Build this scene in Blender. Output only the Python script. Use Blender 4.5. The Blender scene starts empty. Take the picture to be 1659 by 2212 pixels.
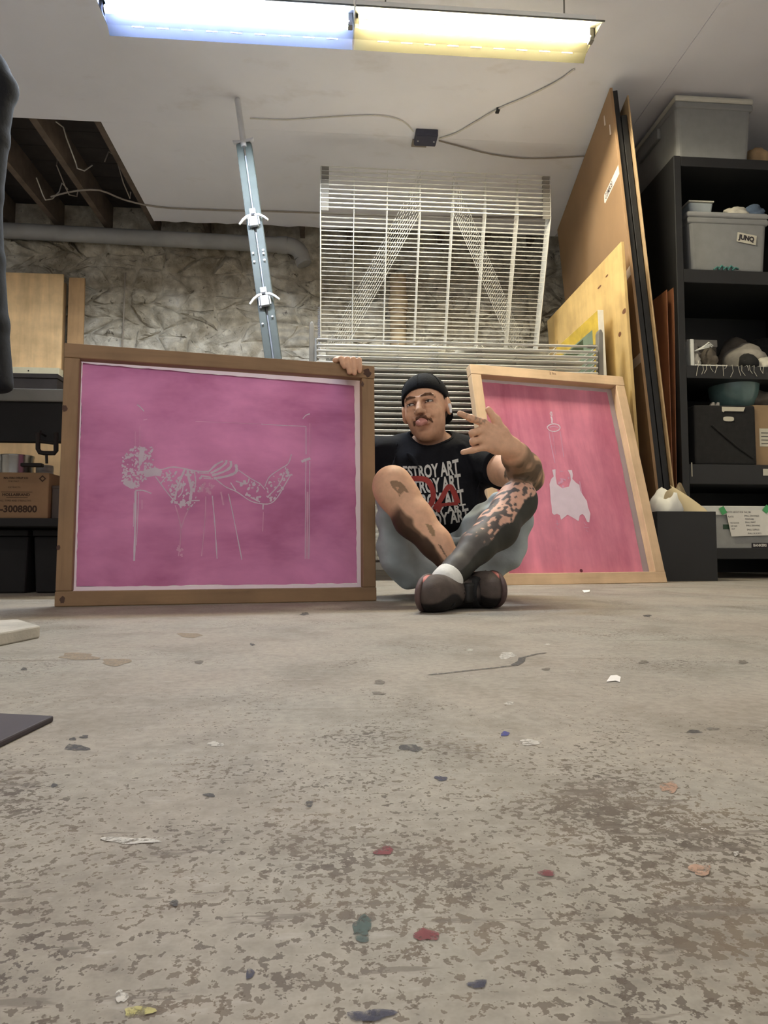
import bpy, bmesh, math, random
import numpy as np
from mathutils import Vector, Matrix
from mathutils.bvhtree import BVHTree

SC = bpy.context.scene
COL = SC.collection
PI = math.pi

# ------------------------------------------------------------------ camera
IMG_W, IMG_H = 1659.0, 2212.0
FOC = 1450.0
CAM_H = 0.15
YAW = math.radians(4.5)            # camera aims a little to the right of the room's depth axis
PITCH = math.atan2(1195.0 - IMG_H / 2, FOC)
CAM = Vector((0.0, 0.0, CAM_H))
FWD = Vector((math.sin(YAW) * math.cos(PITCH), math.cos(YAW) * math.cos(PITCH), math.sin(PITCH)))
FLAT = Vector((math.sin(YAW), math.cos(YAW), 0))
RIGHT = Vector((math.cos(YAW), -math.sin(YAW), 0))
UP = RIGHT.cross(FWD)
cam_data = bpy.data.cameras.new('camera')
cam_data.sensor_fit = 'VERTICAL'
cam_data.sensor_height = 36.0
cam_data.lens = 36.0 * FOC / IMG_H
cam_data.clip_start = 0.02
cam_ob = bpy.data.objects.new('camera', cam_data)
COL.objects.link(cam_ob)
cam_ob.location = CAM
cam_ob.rotation_euler = (PI / 2 + PITCH, 0, -YAW)
SC.camera = cam_ob

# ------------------------------------------------------------------ world and exposure
world = bpy.data.worlds.new('world')
SC.world = world
world.use_nodes = True
world.node_tree.nodes['Background'].inputs[0].default_value = (0.5, 0.5, 0.52, 1)
world.node_tree.nodes['Background'].inputs[1].default_value = 0.62
SC.view_settings.view_transform = 'Standard'
SC.view_settings.look = 'None'
SC.view_settings.gamma = 1.0
SC.view_settings.use_curve_mapping = False
SC.view_settings.exposure = 0.92
SC.cycles.max_bounces = 5
SC.cycles.diffuse_bounces = 3
SC.cycles.glossy_bounces = 3
SC.cycles.transmission_bounces = 4
SC.cycles.transparent_max_bounces = 6
SC.cycles.adaptive_threshold = 0.12
SC.cycles.use_light_tree = False
TUBE_COOL = (0.74, 0.85, 1.0, 275.0)       # colour and strength of the lamps' tubes
TUBE_WARM = (1.0, 0.90, 0.66, 262.0)
TUBE_FILL = (1.0, 0.93, 0.82, 30.0)       # assumed lamps added out of view behind the viewer as fill

# ------------------------------------------------------------------ pixel -> place helpers
def ray(px, py):
    return FWD * FOC + RIGHT * (px - IMG_W / 2) + UP * (IMG_H / 2 - py)
def P(px, py, Z):                    # point at horizontal depth Z in front of the camera
    d = ray(px, py)
    return CAM + d * (Z / d.dot(FLAT))
def PY(px, py, Y):                   # point on the plane y = Y (walls, rack front)
    d = ray(px, py)
    return CAM + d * (Y / d.y)
def PH(px, py, z):                   # point on the level z (floor, ceiling)
    d = ray(px, py)
    return CAM + d * ((z - CAM.z) / d.z)
def proj(p):
    v = Vector(p) - CAM
    k = FOC / v.dot(FWD)
    return (IMG_W / 2 + v.dot(RIGHT) * k, IMG_H / 2 - v.dot(UP) * k)

# ------------------------------------------------------------------ tagging
def tag(o, label=None, cat=None, group=None, kind=None):
    if label: o['label'] = label
    if cat: o['category'] = cat
    if group: o['group'] = group
    if kind: o['kind'] = kind
    return o
def empty(name, loc=(0, 0, 0), rot=None, label=None, cat=None, group=None):
    o = bpy.data.objects.new(name, None)
    o.empty_display_size = 0.05
    COL.objects.link(o)
    o.location = loc
    if rot is not None:
        o.rotation_euler = rot
    return tag(o, label, cat, group)

# ------------------------------------------------------------------ materials
MATS = {}
def srgb(r, g, b):
    f = lambda c: (c / 255 / 12.92) if c / 255 <= 0.04045 else ((c / 255 + 0.055) / 1.055) ** 2.4
    return (f(r), f(g), f(b), 1.0)
def new_mat(name):
    m = bpy.data.materials.new(name)
    m.use_nodes = True
    MATS[name] = m
    nt = m.node_tree
    return m, nt, nt.nodes['Principled BSDF']
def N(nt, kind, **kw):
    n = nt.nodes.new(kind)
    for k, v in kw.items():
        if k.startswith('i_'):
            n.inputs[k[2:].replace('_', ' ')].default_value = v
        else:
            setattr(n, k, v)
    return n
def ramp(nt, src, stops, interp='LINEAR'):
    r = N(nt, 'ShaderNodeValToRGB')
    r.color_ramp.interpolation = interp
    e = r.color_ramp.elements
    while len(e) < len(stops):
        e.new(0.5)
    for i, (p, c) in enumerate(stops):
        e[i].position = p
        e[i].color = c if len(c) == 4 else (*c, 1)
    nt.links.new(src, r.inputs[0])
    return r
def mixc(nt, fac, a, b, mode='MIX'):
    m = N(nt, 'ShaderNodeMix', data_type='RGBA', blend_type=mode)
    for k, v in ((0, fac), (6, a), (7, b)):
        sock = m.inputs[k]
        if hasattr(v, 'is_output'):
            nt.links.new(v, sock)
        elif k == 0:
            sock.default_value = v
        else:
            sock.default_value = v if len(v) == 4 else (*v, 1)
    return m.outputs[2]
def coords(nt, scale=(1, 1, 1), kind='Object', rot=(0, 0, 0)):
    tc = N(nt, 'ShaderNodeTexCoord')
    mp = N(nt, 'ShaderNodeMapping')
    mp.inputs['Scale'].default_value = scale
    mp.inputs['Rotation'].default_value = rot
    nt.links.new(tc.outputs[kind], mp.inputs[0])
    return mp.outputs[0]
def world_coords(nt, scale=(1, 1, 1)):
    g = N(nt, 'ShaderNodeNewGeometry')
    mp = N(nt, 'ShaderNodeMapping')
    mp.inputs['Scale'].default_value = scale
    nt.links.new(g.outputs['Position'], mp.inputs[0])
    return mp.outputs[0]
def noise(nt, vec, scale, detail=4, rough=0.55, dist=0.0):
    n = N(nt, 'ShaderNodeTexNoise')
    n.inputs['Scale'].default_value = scale
    n.inputs['Detail'].default_value = detail
    n.inputs['Roughness'].default_value = rough
    n.inputs['Distortion'].default_value = dist
    nt.links.new(vec, n.inputs['Vector'])
    return n.outputs['Fac']
def bump(nt, bsdf, height, strength=0.3, dist=0.01):
    b = N(nt, 'ShaderNodeBump')
    b.inputs['Strength'].default_value = strength
    b.inputs['Distance'].default_value = dist
    nt.links.new(height, b.inputs['Height'])
    nt.links.new(b.outputs[0], bsdf.inputs['Normal'])
def plain(name, rgb, rough=0.6, metal=0.0, vary=0.12, scale=18.0, bumpy=0.0, spec=0.5):
    """one colour with slight mottling"""
    m, nt, b = new_mat(name)
    c = srgb(*rgb)
    v = coords(nt)
    f = noise(nt, v, scale, 5)
    lo = tuple(x * (1 - vary) for x in c[:3]); hi = tuple(min(1, x * (1 + vary)) for x in c[:3])
    r = ramp(nt, f, [(0.3, lo), (0.7, hi)])
    nt.links.new(r.outputs[0], b.inputs['Base Color'])
    b.inputs['Roughness'].default_value = rough
    b.inputs['Metallic'].default_value = metal
    b.inputs['Specular IOR Level'].default_value = spec
    if bumpy:
        bump(nt, b, noise(nt, v, scale * 6, 3), bumpy, 0.004)
    return m
def wood(name, rgb, dark=0.72, rough=0.65, along='X', scale=1.0, knots=True):
    m, nt, b = new_mat(name)
    c = srgb(*rgb)
    s = {'X': (1.2, 16, 16), 'Y': (16, 1.2, 16), 'Z': (16, 16, 1.2)}[along]
    v = coords(nt, tuple(x * scale for x in s))
    f = noise(nt, v, 2.2, 6, 0.6, 0.6)
    r = ramp(nt, f, [(0.25, tuple(x * dark for x in c[:3])), (0.5, c[:3]), (0.8, tuple(min(1, x * 1.12) for x in c[:3]))])
    col = r.outputs[0]
    v2 = coords(nt, (1, 1, 1))
    blot = noise(nt, v2, 5.0, 4)
    rb = ramp(nt, blot, [(0.35, (0.80, 0.78, 0.74)), (0.65, (1.06, 1.04, 1.0))])
    col = mixc(nt, 1.0, col, rb.outputs[0], 'MULTIPLY')
    if knots:
        vo = N(nt, 'ShaderNodeTexVoronoi')
        vo.inputs['Scale'].default_value = 4.3
        vk = coords(nt, {'X': (0.8, 1.6, 1.6), 'Y': (1.6, 0.8, 1.6), 'Z': (1.6, 1.6, 0.8)}[along])
        nt.links.new(vk, vo.inputs['Vector'])
        rk = ramp(nt, vo.outputs['Distance'], [(0.03, (0.25, 0.25, 0.25)), (0.075, (1, 1, 1))])
        col = mixc(nt, 0.75, col, rk.outputs[0], 'MULTIPLY')
    nt.links.new(col, b.inputs['Base Color'])
    b.inputs['Roughness'].default_value = rough
    bump(nt, b, f, 0.12, 0.003)
    return m

# ------------------------------------------------------------------ mesh builder
def link_mesh(name, me, mat=None, parent=None, smooth=False):
    if mat is not None:
        for mm in (mat if isinstance(mat, (list, tuple)) else [mat]):
            me.materials.append(MATS[mm] if isinstance(mm, str) else mm)
    if smooth:
        me.polygons.foreach_set('use_smooth', [True] * len(me.polygons))
    o = bpy.data.objects.new(name, me)
    COL.objects.link(o)
    if parent is not None:
        o.parent = parent
    return o
class MB:
    def __init__(self):
        self.v, self.f, self.mi, self.m = [], [], [], 0
    def add(self, vs, fs):
        b = len(self.v)
        self.v += [tuple(x) for x in vs]
        self.f += [tuple(i + b for i in f) for f in fs]
        self.mi += [self.m] * len(fs)
        return self
    def box(self, lo, hi, M=None):
        x0, y0, z0 = lo; x1, y1, z1 = hi
        vs = [Vector(p) for p in ((x0,y0,z0),(x1,y0,z0),(x1,y1,z0),(x0,y1,z0),(x0,y0,z1),(x1,y0,z1),(x1,y1,z1),(x0,y1,z1))]
        if M is not None: vs = [M @ p for p in vs]
        return self.add(vs, [(0,3,2,1),(4,5,6,7),(0,1,5,4),(1,2,6,5),(2,3,7,6),(3,0,4,7)])
    def hexa(self, a, b):              # two quads of four points, a = one end, b = the other
        return self.add(list(a) + list(b), [(0,3,2,1),(4,5,6,7),(0,1,5,4),(1,2,6,5),(2,3,7,6),(3,0,4,7)])
    def tube(self, pts, r, n=8, cap=True, closed=False):
        pts = [Vector(p) for p in pts]
        rs = r if isinstance(r, (list, tuple)) else [r] * len(pts)
        L = len(pts)
        ref = None
        vs = []
        for i, p in enumerate(pts):
            if closed:
                t = pts[(i + 1) % L] - pts[i - 1]
            else:
                t = pts[min(i + 1, L - 1)] - pts[max(i - 1, 0)]
            t.normalize()
            if ref is None:
                ref = t.orthogonal().normalized()
            ref = (ref - t * ref.dot(t))
            if ref.length < 1e-5: ref = t.orthogonal()
            ref.normalize()
            w = t.cross(ref)
            for k in range(n):
                a = 2 * PI * k / n
                vs.append(p + (ref * math.cos(a) + w * math.sin(a)) * rs[i])
        fs = []
        segs = L if closed else L - 1
        for i in range(segs):
            j = (i + 1) % L
            for k in range(n):
                k2 = (k + 1) % n
                fs.append((i*n+k, i*n+k2, j*n+k2, j*n+k))
        if cap and not closed:
            fs.append(tuple(range(n - 1, -1, -1)))
            fs.append(tuple((L - 1) * n + k for k in range(n)))
        return self.add(vs, fs)
    def lathe(self, prof, n=24, c=(0, 0, 0), cap=True):
        vs = []
        for r, z in prof:
            for k in range(n):
                a = 2 * PI * k / n
                vs.append((c[0] + r * math.cos(a), c[1] + r * math.sin(a), c[2] + z))
        fs = []
        for i in range(len(prof) - 1):
            for k in range(n):
                k2 = (k + 1) % n
                fs.append((i*n+k, i*n+k2, (i+1)*n+k2, (i+1)*n+k))
        if cap:
            fs.append(tuple(range(n - 1, -1, -1)))
            fs.append(tuple((len(prof) - 1) * n + k for k in range(n)))
        return self.add(vs, fs)
    def prism(self, poly, d):          # poly: list of points, d: extrusion vector
        n = len(poly)
        a = [Vector(p) for p in poly]; b = [p + Vector(d) for p in a]
        fs = [tuple(range(n - 1, -1, -1)), tuple(range(n, 2 * n))]
        fs += [(i, (i + 1) % n, n + (i + 1) % n, n + i) for i in range(n)]
        return self.add(a + b, fs)
    def build(self, name, mat, parent=None, smooth=False, bevel=0.0, seg=2, M=None):
        me = bpy.data.meshes.new(name)
        vs = self.v if M is None else [tuple(M @ Vector(p)) for p in self.v]
        me.from_pydata(vs, [], self.f)
        if any(self.mi):
            me.polygons.foreach_set('material_index', self.mi)
        bm = bmesh.new(); bm.from_mesh(me)
        bmesh.ops.recalc_face_normals(bm, faces=bm.faces)
        bm.to_mesh(me); bm.free()
        o = link_mesh(name, me, mat, parent, smooth)
        if bevel:
            md = o.modifiers.new('bevel', 'BEVEL')
            md.width = bevel; md.segments = seg; md.limit_method = 'ANGLE'; md.angle_limit = math.radians(40)
            md.harden_normals = False
        if smooth:
            try:
                me.set_sharp_from_angle(angle=math.radians(45))
            except Exception:
                pass
        return o
def frame_matrix(o, x, z):
    """object frame: origin o, local x along x, local z close to z, local y = into the thing"""
    x = Vector(x).normalized(); y = Vector(z).cross(x).normalized(); z = x.cross(y)
    return Matrix(((x.x, y.x, z.x, o[0]), (x.y, y.y, z.y, o[1]), (x.z, y.z, z.z, o[2]), (0, 0, 0, 1)))
def text_mesh(s, size, bold=0.0, sx=1.0, spacing=1.0, align='LEFT'):
    """flat letters as (verts, faces) in the xy plane"""
    cu = bpy.data.curves.new('txt', 'FONT')
    cu.body = s; cu.size = size; cu.offset = bold; cu.align_x = align
    cu.space_character = spacing
    cu.resolution_u = 3
    ob = bpy.data.objects.new('txt', cu)
    COL.objects.link(ob)
    dg = bpy.context.evaluated_depsgraph_get()
    me = bpy.data.meshes.new_from_object(ob.evaluated_get(dg))
    vs = [(v.co.x * sx, v.co.y) for v in me.vertices]
    fs = [tuple(p.vertices) for p in me.polygons]
    bpy.data.objects.remove(ob); bpy.data.curves.remove(cu); bpy.data.meshes.remove(me)
    return vs, fs
def flat_text(name, s, size, M, mat, parent, bold=0.0, sx=1.0, spacing=1.0, align='LEFT', lift=0.0008):
    """letters printed on the xz face of frame M (local y points into the thing)"""
    vs, fs = text_mesh(s, size, bold, sx, spacing, align)
    me = bpy.data.meshes.new(name)
    me.from_pydata([tuple(M @ Vector((x, -lift, y))) for x, y in vs], [], fs)
    return link_mesh(name, me, mat, parent)
def copy_tree(o, parent=None):
    c = o.copy(); COL.objects.link(c); c.parent = parent
    for ch in list(o.children):
        copy_tree(ch, c)
    return c
rng = random.Random(7)
# ================================================================== materials of the setting
def mat_floor():
    m, nt, b = new_mat('concrete_floor')
    v = world_coords(nt)
    big = noise(nt, v, 1.3, 5, 0.6)
    base = ramp(nt, big, [(0.3, srgb(142, 134, 123)), (0.5, srgb(152, 144, 133)), (0.72, srgb(135, 126, 117))]).outputs[0]
    # warm/cool drifts
    tint = noise(nt, v, 2.7, 3)
    base = mixc(nt, 1.0, base, ramp(nt, tint, [(0.35, (1.02, 0.99, 0.97)), (0.65, (0.96, 1.0, 1.0))]).outputs[0], 'MULTIPLY')
    fine = noise(nt, v, 95, 3, 0.7)
    base = mixc(nt, 1.0, base, ramp(nt, fine, [(0.3, (0.80, 0.80, 0.79)), (0.6, (1.08, 1.08, 1.07))]).outputs[0], 'MULTIPLY')
    smu = noise(nt, v, 6.5, 5, 0.65, 0.5)
    base = mixc(nt, 1.0, base, ramp(nt, smu, [(0.34, (0.78, 0.77, 0.75)), (0.52, (1.0, 1.0, 1.0)), (0.72, (1.08, 1.08, 1.07))]).outputs[0], 'MULTIPLY')
    for rot, sc_ in ((0.42, (1.3, 60, 1)), (-0.5, (1.1, 44, 1))):
        ln = noise(nt, coords(nt, sc_, 'Object', (0, 0, rot)), 1.0, 2, 0.5, 0.3)
        gate = noise(nt, v, 3.1 + rot, 2)
        gm = N(nt, 'ShaderNodeMath', operation='MULTIPLY')
        nt.links.new(ramp(nt, ln, [(0.69, (0, 0, 0)), (0.73, (1, 1, 1))]).outputs[0], gm.inputs[0])
        nt.links.new(ramp(nt, gate, [(0.46, (0, 0, 0)), (0.62, (0.7, 0.7, 0.7))]).outputs[0], gm.inputs[1])
        base = mixc(nt, gm.outputs[0], base, srgb(112, 104, 92))
    # pale scuffs
    scv = world_coords(nt, (1.0, 2.6, 1.0))
    sc = noise(nt, scv, 22, 4, 0.7)
    base = mixc(nt, ramp(nt, sc, [(0.60, (0, 0, 0)), (0.70, (0.45, 0.45, 0.45))]).outputs[0], base, srgb(172, 164, 154))
    # chipped spots: small and mid size, denser where the traffic mask is high
    sepf = N(nt, 'ShaderNodeSeparateXYZ'); nt.links.new(v, sepf.inputs[0])
    near = N(nt, 'ShaderNodeMapRange'); near.inputs[1].default_value = 0.75; near.inputs[2].default_value = 0.30
    near.inputs[3].default_value = -0.16; near.inputs[4].default_value = 0.07
    nt.links.new(sepf.outputs[1], near.inputs[0])
    mk = N(nt, 'ShaderNodeMath', operation='ADD')
    clu = N(nt, 'ShaderNodeMath', operation='MULTIPLY_ADD'); clu.inputs[1].default_value = 0.85
    nt.links.new(noise(nt, v, 8.5, 3, 0.6, 0.4), clu.inputs[0]); nt.links.new(noise(nt, v, 2.6, 2, 0.6), clu.inputs[2])
    nt.links.new(clu.outputs[0], mk.inputs[0]); nt.links.new(near.outputs[0], mk.inputs[1])
    mask = mk.outputs[0]
    def chips(scale, lo, hi, vec, d=3, ro=0.62):
        f = noise(nt, vec, scale, d, ro, 0.15)
        add = N(nt, 'ShaderNodeMath', operation='MULTIPLY_ADD')
        nt.links.new(mask, add.inputs[0]); add.inputs[1].default_value = 0.44
        nt.links.new(f, add.inputs[2])
        hf = N(nt, 'ShaderNodeMath', operation='MULTIPLY'); hf.inputs[1].default_value = 0.5
        nt.links.new(add.outputs[0], hf.inputs[0])
        return ramp(nt, hf.outputs[0], [(lo / 2, (0, 0, 0)), (hi / 2, (1, 1, 1))]).outputs[0], f
    rv = world_coords(nt, (1.0, 1.0, 1.0))
    c1, f1 = chips(190, 0.975, 1.0, rv)
    c2, f2 = chips(75, 1.015, 1.04, rv, 4, 0.74)
    sv = coords(nt, (0.35, 1.9, 1), 'Object', (0, 0, 0.35))
    c3, f3 = chips(34, 1.03, 1.07, sv, 4, 0.74)
    brown = ramp(nt, noise(nt, v, 14, 3), [(0.35, srgb(106, 92, 76)), (0.65, srgb(82, 72, 62))]).outputs[0]
    base = mixc(nt, mixc(nt, 0.85, (0, 0, 0), c1), base, brown)
    base = mixc(nt, mixc(nt, 0.9, (0, 0, 0), c2), base, brown)
    base = mixc(nt, mixc(nt, 0.7, (0, 0, 0), c3), base, srgb(104, 94, 84))
    nt.links.new(base, b.inputs['Base Color'])
    b.inputs['Roughness'].default_value = 0.62
    b.inputs['Specular IOR Level'].default_value = 0.25
    inv = N(nt, 'ShaderNodeMath', operation='SUBTRACT'); inv.inputs[0].default_value = 1.0
    nt.links.new(c2, inv.inputs[1])
    bump(nt, b, inv.outputs[0], 0.25, 0.0015)
mat_floor()
def mat_stone():
    m, nt, b = new_mat('whitewashed_stone')
    v = world_coords(nt)
    big = noise(nt, v, 2.3, 6, 0.62, 0.3)
    col = ramp(nt, big, [(0.30, srgb(178, 166, 144)), (0.44, srgb(212, 202, 182)), (0.56, srgb(230, 223, 207)), (0.70, srgb(248, 244, 236))]).outputs[0]
    med = noise(nt, v, 9, 6, 0.65, 0.5)
    col = mixc(nt, 1.0, col, ramp(nt, med, [(0.3, (0.66, 0.64, 0.60)), (0.55, (1.0, 1.0, 1.0)), (0.8, (1.15, 1.13, 1.1))]).outputs[0], 'MULTIPLY')
    # paler patches low on the wall
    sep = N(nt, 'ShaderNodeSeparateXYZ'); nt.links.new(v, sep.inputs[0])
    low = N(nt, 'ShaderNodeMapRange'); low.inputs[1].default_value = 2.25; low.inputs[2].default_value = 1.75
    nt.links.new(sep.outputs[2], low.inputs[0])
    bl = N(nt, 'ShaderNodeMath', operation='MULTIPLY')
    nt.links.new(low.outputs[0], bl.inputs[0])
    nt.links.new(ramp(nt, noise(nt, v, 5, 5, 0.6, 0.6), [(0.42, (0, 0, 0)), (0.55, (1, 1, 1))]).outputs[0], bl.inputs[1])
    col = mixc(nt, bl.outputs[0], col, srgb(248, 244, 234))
    nt.links.new(col, b.inputs['Base Color'])
    b.inputs['Roughness'].default_value = 0.9
    wv = N(nt, 'ShaderNodeTexVoronoi', feature='SMOOTH_F1'); wv.inputs['Scale'].default_value = 14.0
    warp = N(nt, 'ShaderNodeTexNoise'); warp.inputs['Scale'].default_value = 6.0
    nt.links.new(v, warp.inputs['Vector'])
    nt.links.new(mixc(nt, 0.14, v, warp.outputs['Color'], 'ADD'), wv.inputs['Vector'])
    pit = noise(nt, v, 13, 5, 0.65, 0.8)
    col = mixc(nt, ramp(nt, pit, [(0.30, (0.85, 0.85, 0.85)), (0.40, (0, 0, 0))]).outputs[0], col, srgb(84, 70, 52))
    col = mixc(nt, 1.0, col, ramp(nt, wv.outputs['Distance'], [(0.25, (1.08, 1.08, 1.07)), (0.66, (0.80, 0.78, 0.74))]).outputs[0], 'MULTIPLY')
    nt.links.new(col, b.inputs['Base Color'])
    inv = N(nt, 'ShaderNodeMath', operation='MULTIPLY'); inv.inputs[1].default_value = -1.0
    nt.links.new(wv.outputs['Distance'], inv.inputs[0])
    h = mixc(nt, 0.45, noise(nt, v, 16, 8, 0.7, 0.4), inv.outputs[0])
    bump(nt, b, mixc(nt, 0.35, h, noise(nt, v, 45, 6, 0.75, 0.6)), 1.0, 0.05)
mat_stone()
def mat_ceiling():
    m, nt, b = new_mat('ceiling_board')
    v = world_coords(nt)
    col = ramp(nt, noise(nt, v, 1.1, 5), [(0.3, srgb(224, 222, 226)), (0.7, srgb(236, 234, 238))]).outputs[0]
    sm = noise(nt, world_coords(nt, (1.0, 1.6, 1)), 2.2, 5, 0.6, 0.3)
    col = mixc(nt, ramp(nt, sm, [(0.60, (0, 0, 0)), (0.78, (0.4, 0.4, 0.4))]).outputs[0], col, srgb(190, 180, 170))
    nt.links.new(col, b.inputs['Base Color'])
    b.inputs['Roughness'].default_value = 0.85
    bump(nt, b, noise(nt, v, 40, 3), 0.08, 0.004)
mat_ceiling()
plain('plain_wall', (236, 232, 226), 0.9, vary=0.1, scale=2)
plain('mortar', (120, 110, 94), 0.95, vary=0.25, scale=8, bumpy=0.6)
plain('joist_wood', (98, 84, 72), 0.85, vary=0.25, scale=9)
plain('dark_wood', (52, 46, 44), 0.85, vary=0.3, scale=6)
plain('pipe_grey', (150, 148, 144), 0.6, vary=0.12, scale=6)
plain('pipe_tan', (172, 152, 122), 0.7, vary=0.2, scale=6)
plain('white_metal', (222, 222, 220), 0.35, vary=0.03)
plain('rack_wire', (196, 194, 186), 0.38, metal=0.35, vary=0.06)
plain('rack_post', (120, 116, 108), 0.5, metal=0.3, vary=0.12)
plain('black_plastic', (24, 24, 25), 0.5, vary=0.2)
plain('cable_white', (205, 200, 190), 0.6, vary=0.06)
plain('cable_dim', (150, 140, 128), 0.7, vary=0.1)
plain('box_blue_grey', (62, 62, 78), 0.6, vary=0.15)
plain('chrome', (206, 206, 208), 0.28, metal=0.55, vary=0.05)
plain('zinc', (214, 214, 220), 0.3, metal=0.6, vary=0.05)
plain('rail_green_grey', (62, 69, 66), 0.6, metal=0.0, vary=0.2, scale=10)
plain('paper_white', (226, 222, 212), 0.8, vary=0.03)

# ================================================================== room shell
XL, XR, YB, YF = -3.4, 3.1, -1.3, 6.0
CEIL = 3.0
m_ = MB().box((XL, YB, -0.1), (XR, YF + 0.3, 0.0))
floor = tag(m_.build('floor', 'concrete_floor'), 'worn grey concrete floor with paint spots and chipped patches', kind='structure')

hole = PH(218, 263, CEIL)
HX, HY = hole.x, hole.y
seam = PH(1475, 120, CEIL).x
CE = PH(620, 489, CEIL).y            # ceiling boards stop short of the stone wall
ceiling = tag(empty('ceiling', (0, 0, CEIL)), 'white plasterboard ceiling with an open joist bay', kind='structure')
def ceil_panel(x0, x1, y0, y1, rag=None):
    b = MB()
    if rag:
        n = 40
        top = [(x0 + (x1 - x0) * i / n, y1 + rng.uniform(-rag, rag)) for i in range(n + 1)]
        poly = [Vector((x0, y0, 0)), Vector((x1, y0, 0))] + [Vector((x, y, 0)) for x, y in reversed(top)]
        b.prism(poly, (0, 0, 0.016))
    else:
        b.box((x0, y0, 0), (x1, y1, 0.016))
    return b.build('ceiling_panel', 'ceiling_board', ceiling)
ceil_panel(XL, seam - 0.002, YB, HY)
ceil_panel(seam + 0.002, XR, YB, CE, 0.0)
ceil_panel(HX, seam - 0.002, HY + 0.001, CE, 0.018)
# structure above: joists and boards of the floor overhead
for k in range(9):
    x = HX - 0.42 * k + 0.02 - 0.05
    MB().box((x - 0.025, HY - 0.5, 0.018), (x + 0.025, YF - CE + CE + 0.2, 0.24)).build('joist', 'joist_wood', ceiling)
for k in range(1, 12):
    x = HX + 0.42 * k
    if x < XR - 0.1:
        MB().box((x - 0.02, CE - 0.6, 0.018), (x + 0.02, YF + 0.2, 0.24)).build('joist', 'joist_wood', ceiling)
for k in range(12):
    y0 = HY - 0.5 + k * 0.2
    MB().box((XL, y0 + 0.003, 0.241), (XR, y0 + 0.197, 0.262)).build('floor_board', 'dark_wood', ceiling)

wall_left = tag(MB().box((XL - 0.1, YB, 0), (XL, YF + 0.3, 3.3)).build('wall_left', 'plain_wall'), 'plain painted wall on the left', kind='structure')
wall_right = tag(MB().box((XR, YB, 0), (XR + 0.1, YF + 0.3, 3.3)).build('wall_right', 'plain_wall'), 'plain painted wall behind the shelving', kind='structure')
# the side behind the viewer is an added wide opening that lets world light in as fill
wall_front = tag(MB().box((XL, YB - 0.1, 2.94), (XR, YB, 3.3)).box((XL, YB - 0.1, 0), (XL + 0.2, YB, 2.94)).box((XR - 0.2, YB - 0.1, 0), (XR, YB, 2.94)).build('wall_front', 'plain_wall'), 'plain painted wall behind the viewer with an added opening for fill light', kind='structure')
# ---- rubble wall at the back: mortar bed with separate stones
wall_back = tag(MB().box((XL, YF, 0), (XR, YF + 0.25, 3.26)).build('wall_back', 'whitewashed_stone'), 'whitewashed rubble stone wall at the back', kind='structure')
def stone_cells():
    """irregular cells: jittered lattice of shared corners, so neighbours meet in thin joints"""
    r = random.Random(11)
    nx, nz = 25, 11
    x0, x1, z0, z1 = -3.35, 2.55, 1.25, 2.96
    dx, dz = (x1 - x0) / nx, (z1 - z0) / nz
    C = {}
    for i in range(nx + 2):
        for k in range(nz + 1):
            C[i, k] = (x0 + dx * (i - 0.5 * (k % 2)) + r.uniform(-0.4, 0.4) * dx, z0 + dz * k + r.uniform(-0.38, 0.38) * dz)
    for k in range(nz):
        for i in range(nx + 1):
            cor = [C[i, k], C[i + 1, k], C[i + 1, k + 1], C[i, k + 1]]
            cx = sum(c[0] for c in cor) / 4; cz = sum(c[1] for c in cor) / 4
            per = []
            for e in range(4):
                a, b = cor[e], cor[(e + 1) % 4]
                for t in (0.0, 0.33, 0.66):
                    px, pz = a[0] + (b[0] - a[0]) * t, a[1] + (b[1] - a[1]) * t
                    q = 0.90 if t == 0 else 0.975 + r.uniform(-0.03, 0.02)
                    per.append((cx + (px - cx) * q, cz + (pz - cz) * q))
            yield per, r
for per, r in stone_cells():
    cx = sum(p[0] for p in per) / len(per); cz = sum(p[1] for p in per) / len(per)
    n = len(per)
    proud = r.uniform(0.010, 0.045)
    b = MB()
    vs = []
    for s, d in ((1.0, 0.004), (0.9, -proud * 0.5), (0.68, -proud * 0.9), (0.36, -proud * 1.1)):
        for k, (x, z) in enumerate(per):
            jit = 0.014 if s < 1 else 0.004
            vs.append((cx + (x - cx) * s + r.uniform(-jit, jit), YF + d + (r.uniform(-0.009, 0.009) if s < 1 else 0), cz + (z - cz) * s + r.uniform(-jit, jit)))
    vs.append((cx, YF - proud * 1.15, cz))
    fs = []
    for q in range(3):
        for k in range(n):
            k2 = (k + 1) % n
            fs.append((q*n+k, q*n+k2, (q+1)*n+k2, (q+1)*n+k))
    for k in range(n):
        fs.append((3*n+k, 3*n+(k+1) % n, 4*n))
    b.add(vs, fs)
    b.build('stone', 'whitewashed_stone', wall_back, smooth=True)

# ================================================================== pipes on the back wall
pA, pB = PY(-60, 494, YF - 0.16), PY(600, 529, YF - 0.16)
drain = empty('drain_pipe', (pA.x, pA.y, pA.z), None, 'thick grey drain pipe running along the stone wall under the ceiling', 'pipe')
def rel(o, pts):
    return [Vector(p) - Vector(o.location) for p in pts]
R_ = 0.066
MB().tube(rel(drain, [pA, pB]), R_, 20).build('pipe_run', 'pipe_grey', drain, smooth=True)
d_ = (pB - pA).normalized()
MB().tube(rel(drain, [pB - d_ * 0.005, pB + d_ * 0.085]), R_ + 0.008, 20).build('coupling', 'pipe_grey', drain, smooth=True)
bend = []
c0 = pB + d_ * 0.085
for k in range(9):
    a = k / 8 * PI / 2
    bend.append(c0 + d_ * (0.13 * math.sin(a)) + Vector((0, 0.015 * (1 - math.cos(a)), -0.11 * (1 - math.cos(a)))))
MB().tube(rel(drain, bend), R_ + 0.004, 20).build('elbow', 'pipe_grey', drain, smooth=True)
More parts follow.
